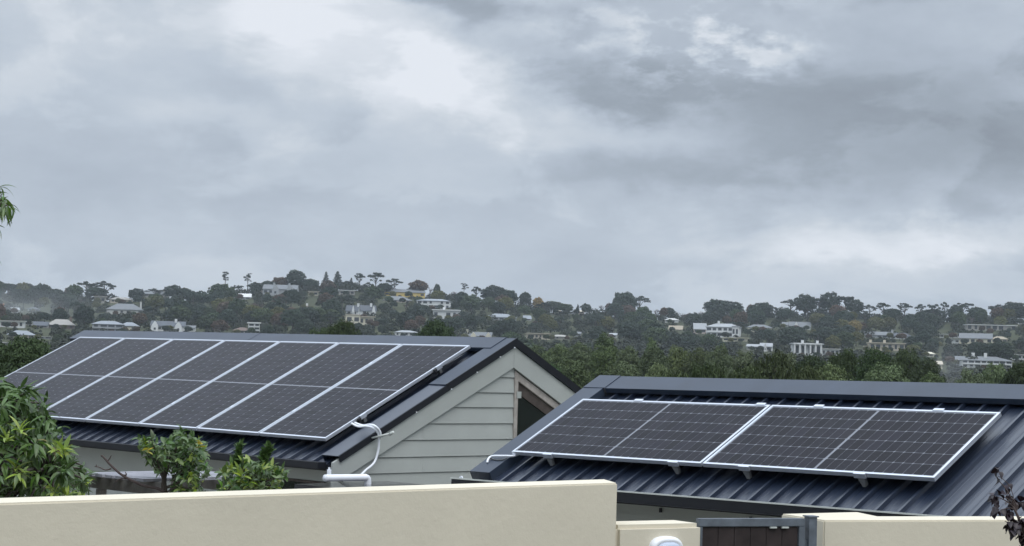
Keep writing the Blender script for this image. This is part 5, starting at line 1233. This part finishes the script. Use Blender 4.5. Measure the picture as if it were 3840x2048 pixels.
# ---- branch of a tall narrow-leaved tree reaching in from the left
R = np.random.default_rng(51)
LN = [leaf_mesh('leaf', M['leaf_a'], .13, 1.3, .3, 5), leaf_mesh('leaf', M['leaf_a'], .15, .9, .3, 5)]
tp = at(-420, 1700, 10.2); g1 = gpos(atan2(tp[0], tp[1]), hypot(tp[0], tp[1]))
t5 = thing('narrow_leaved_tree', 'tree with narrow hanging leaves reaching in high against the open sky', 'tree', loc(g1)); out = []
ends = [(-6, 668, 4), (6, 700, 9), (14, 735, 10), (28, 750, 10), (40, 765, 10), (10, 775, 10), (-10, 730, 9), (-15, 775, 9), (52, 772, 7), (-12, 850, 8), (-25, 690, 8), (-40, 740, 9), (-50, 800, 9), (-12, 945, 3)]
for x, y, n in ends: rosette(out, at(x-2, y, 10.0+R.uniform(-.2, .2)), (.55, -.3, .25), n, .098, R, [0, 1], 1.2, .75)
for k in range(60):
    x, y = R.uniform(-640, -80), R.uniform(450, 1150); rosette(out, at(x, y, 10.2+R.uniform(-.7, .7)), (R.normal(.2, .4), -.3, .3), 10, .09, R, [0, 1], 1.2, .6)
foliage(t5, out, LN, M['leaf_a_stuff'])
mb = MB(); top = at(-330, 760, 10.2); mb.tube(smooth_path([g1-np.array([0, 0, .2]), at(-400, 1300, 10.2), top], 4), [.10, .095, .09, .085, .08, .07, .06, .05, .04], 8)
mb.tube(smooth_path([at(-370, 1050, 10.2), at(-180, 820, 10.1), at(-10, 755, 10.0)], 4), list(np.linspace(.03, .006, 9)), 6)
for x, y, n in ends: mb.tube([at(-100, 800, 10.05), at((x-60)*.6-20, y*.6+305, 10), at(x-12, y, 10)], [.008, .006, .003], 4, cap=False)
mb.build('trunk', M['bark'], t5, smooth=True)

# ---- purple-leaved twigs at the lower right corner
R = np.random.default_rng(61); DP = 6.2
LP = [leaf_mesh('leaf', M['leaf_purple'], .85, .5, .3), leaf_mesh('leaf', M['leaf_purple'], .7, 1.1, .4)]
bp = at(3960, 2500, DP); g2 = gpos(atan2(bp[0], bp[1]), hypot(bp[0], bp[1]))
t6 = thing('purple_shrub', 'dark purple-leaved twigs rising in the corner in front of the pier wall', 'shrub', loc(g2)); out = []
tips = [(3738, 1794, 2), (3722, 1858, 4), (3752, 1857, 4), (3786, 1862, 4), (3798, 1882, 4), (3812, 1894, 3), (3752, 1912, 3), (3768, 1955, 4), (3790, 1950, 5), (3782, 1985, 4), (3800, 1974, 4), (3822, 1985, 5), (3838, 1960, 4), (3834, 2012, 5), (3826, 2032, 5), (3848, 2030, 5), (3815, 1985, 3), (3880, 1990, 6), (3900, 1940, 6), (3870, 2060, 6), (3920, 2050, 6)]
for x, y, n in tips: rosette(out, at(x, y, DP+R.uniform(-.05, .05)), (R.normal(-.3, .4), -.4, R.normal(-.1, .5)), n+3, .029, R, [0, 1], 1.2, .45)
foliage(t6, out, LP, M['leaf_purple'])
mb = MB(); mb.tube(smooth_path([g2-np.array([0, 0, .1]), at(3930, 2200, DP), at(3850, 2010, DP), at(3800, 1900, DP)], 4), list(np.linspace(.014, .003, 13)), 6)
for (x, y, n) in tips:
    h_ = (3850, 2010) if y > 1930 else (3812, 1915); mb.tube(smooth_path([at(*h_, DP), at((x+h_[0])/2+6, (y+h_[1])/2-8, DP), at(x, y, DP)], 3), [.0026, .0022, .002, .0018, .0016, .0014, .0012], 4, cap=False)
mb.tube(smooth_path([at(3812, 1915, DP), at(3790, 1830, DP), at(3752, 1790, DP), at(3738, 1792, DP)], 3), .0012, 4, cap=False)
mb.build('stem', M['twig'], t6, smooth=True)

# ------------------------------------------------------------------ drifting smoke / low mist, two small bodies of vapour
def vapour(name, label, P, scale, dens, nscale, seed):
    bm = bmesh.new(); bmesh.ops.create_icosphere(bm, subdivisions=3, radius=1.0); me = bpy.data.meshes.new(name); bm.to_mesh(me); bm.free()
    m_ = bpy.data.materials.new(name); m_.use_nodes = True; m_.node_tree.nodes.clear(); q = G(m_.node_tree)
    t = q.n('ShaderNodeTexCoord').outputs['Object']
    ln_ = q.n('ShaderNodeVectorMath', operation='LENGTH'); m_.node_tree.links.new(t, ln_.inputs[0])
    fall = q.m('SUBTRACT', 1.0, ln_.outputs['Value'], clamp=True)
    mp_ = q.n('ShaderNodeMapping'); m_.node_tree.links.new(t, mp_.inputs[0]); mp_.inputs['Location'].default_value = (seed, seed*.7, 0)
    nz = q.m('MULTIPLY', q.m('SUBTRACT', q.noise(mp_.outputs[0], nscale, 4, .6), .30), 2.2, clamp=True)
    d_ = q.m('MULTIPLY', q.m('MULTIPLY', q.m('MULTIPLY', fall, fall), nz), dens)
    v_ = q.n('ShaderNodeVolumePrincipled'); v_.inputs['Color'].default_value = (.86, .89, .93, 1); m_.node_tree.links.new(d_, v_.inputs['Density'])
    o_ = q.n('ShaderNodeOutputMaterial'); m_.node_tree.links.new(v_.outputs[0], o_.inputs['Volume'])
    me.materials.append(m_)
    o = link(name, me, None, Matrix.Translation(Vector(P)) @ Matrix.Diagonal((*scale, 1))); tag(o, label, name, kind='stuff'); return o
az, r = hill_from_px(60, 1180)
vapour('mist', 'low mist hanging over the left end of the hillside', at(60, 1150, 800), (52, 40, 15), .022, 2.2, 3.0)
vapour('smoke', 'thin smoke rising from the gap in the nearer wood', at(3560, 1400, 120), (2.2, 2.2, 3.0), .20, 1.8, 8.0)
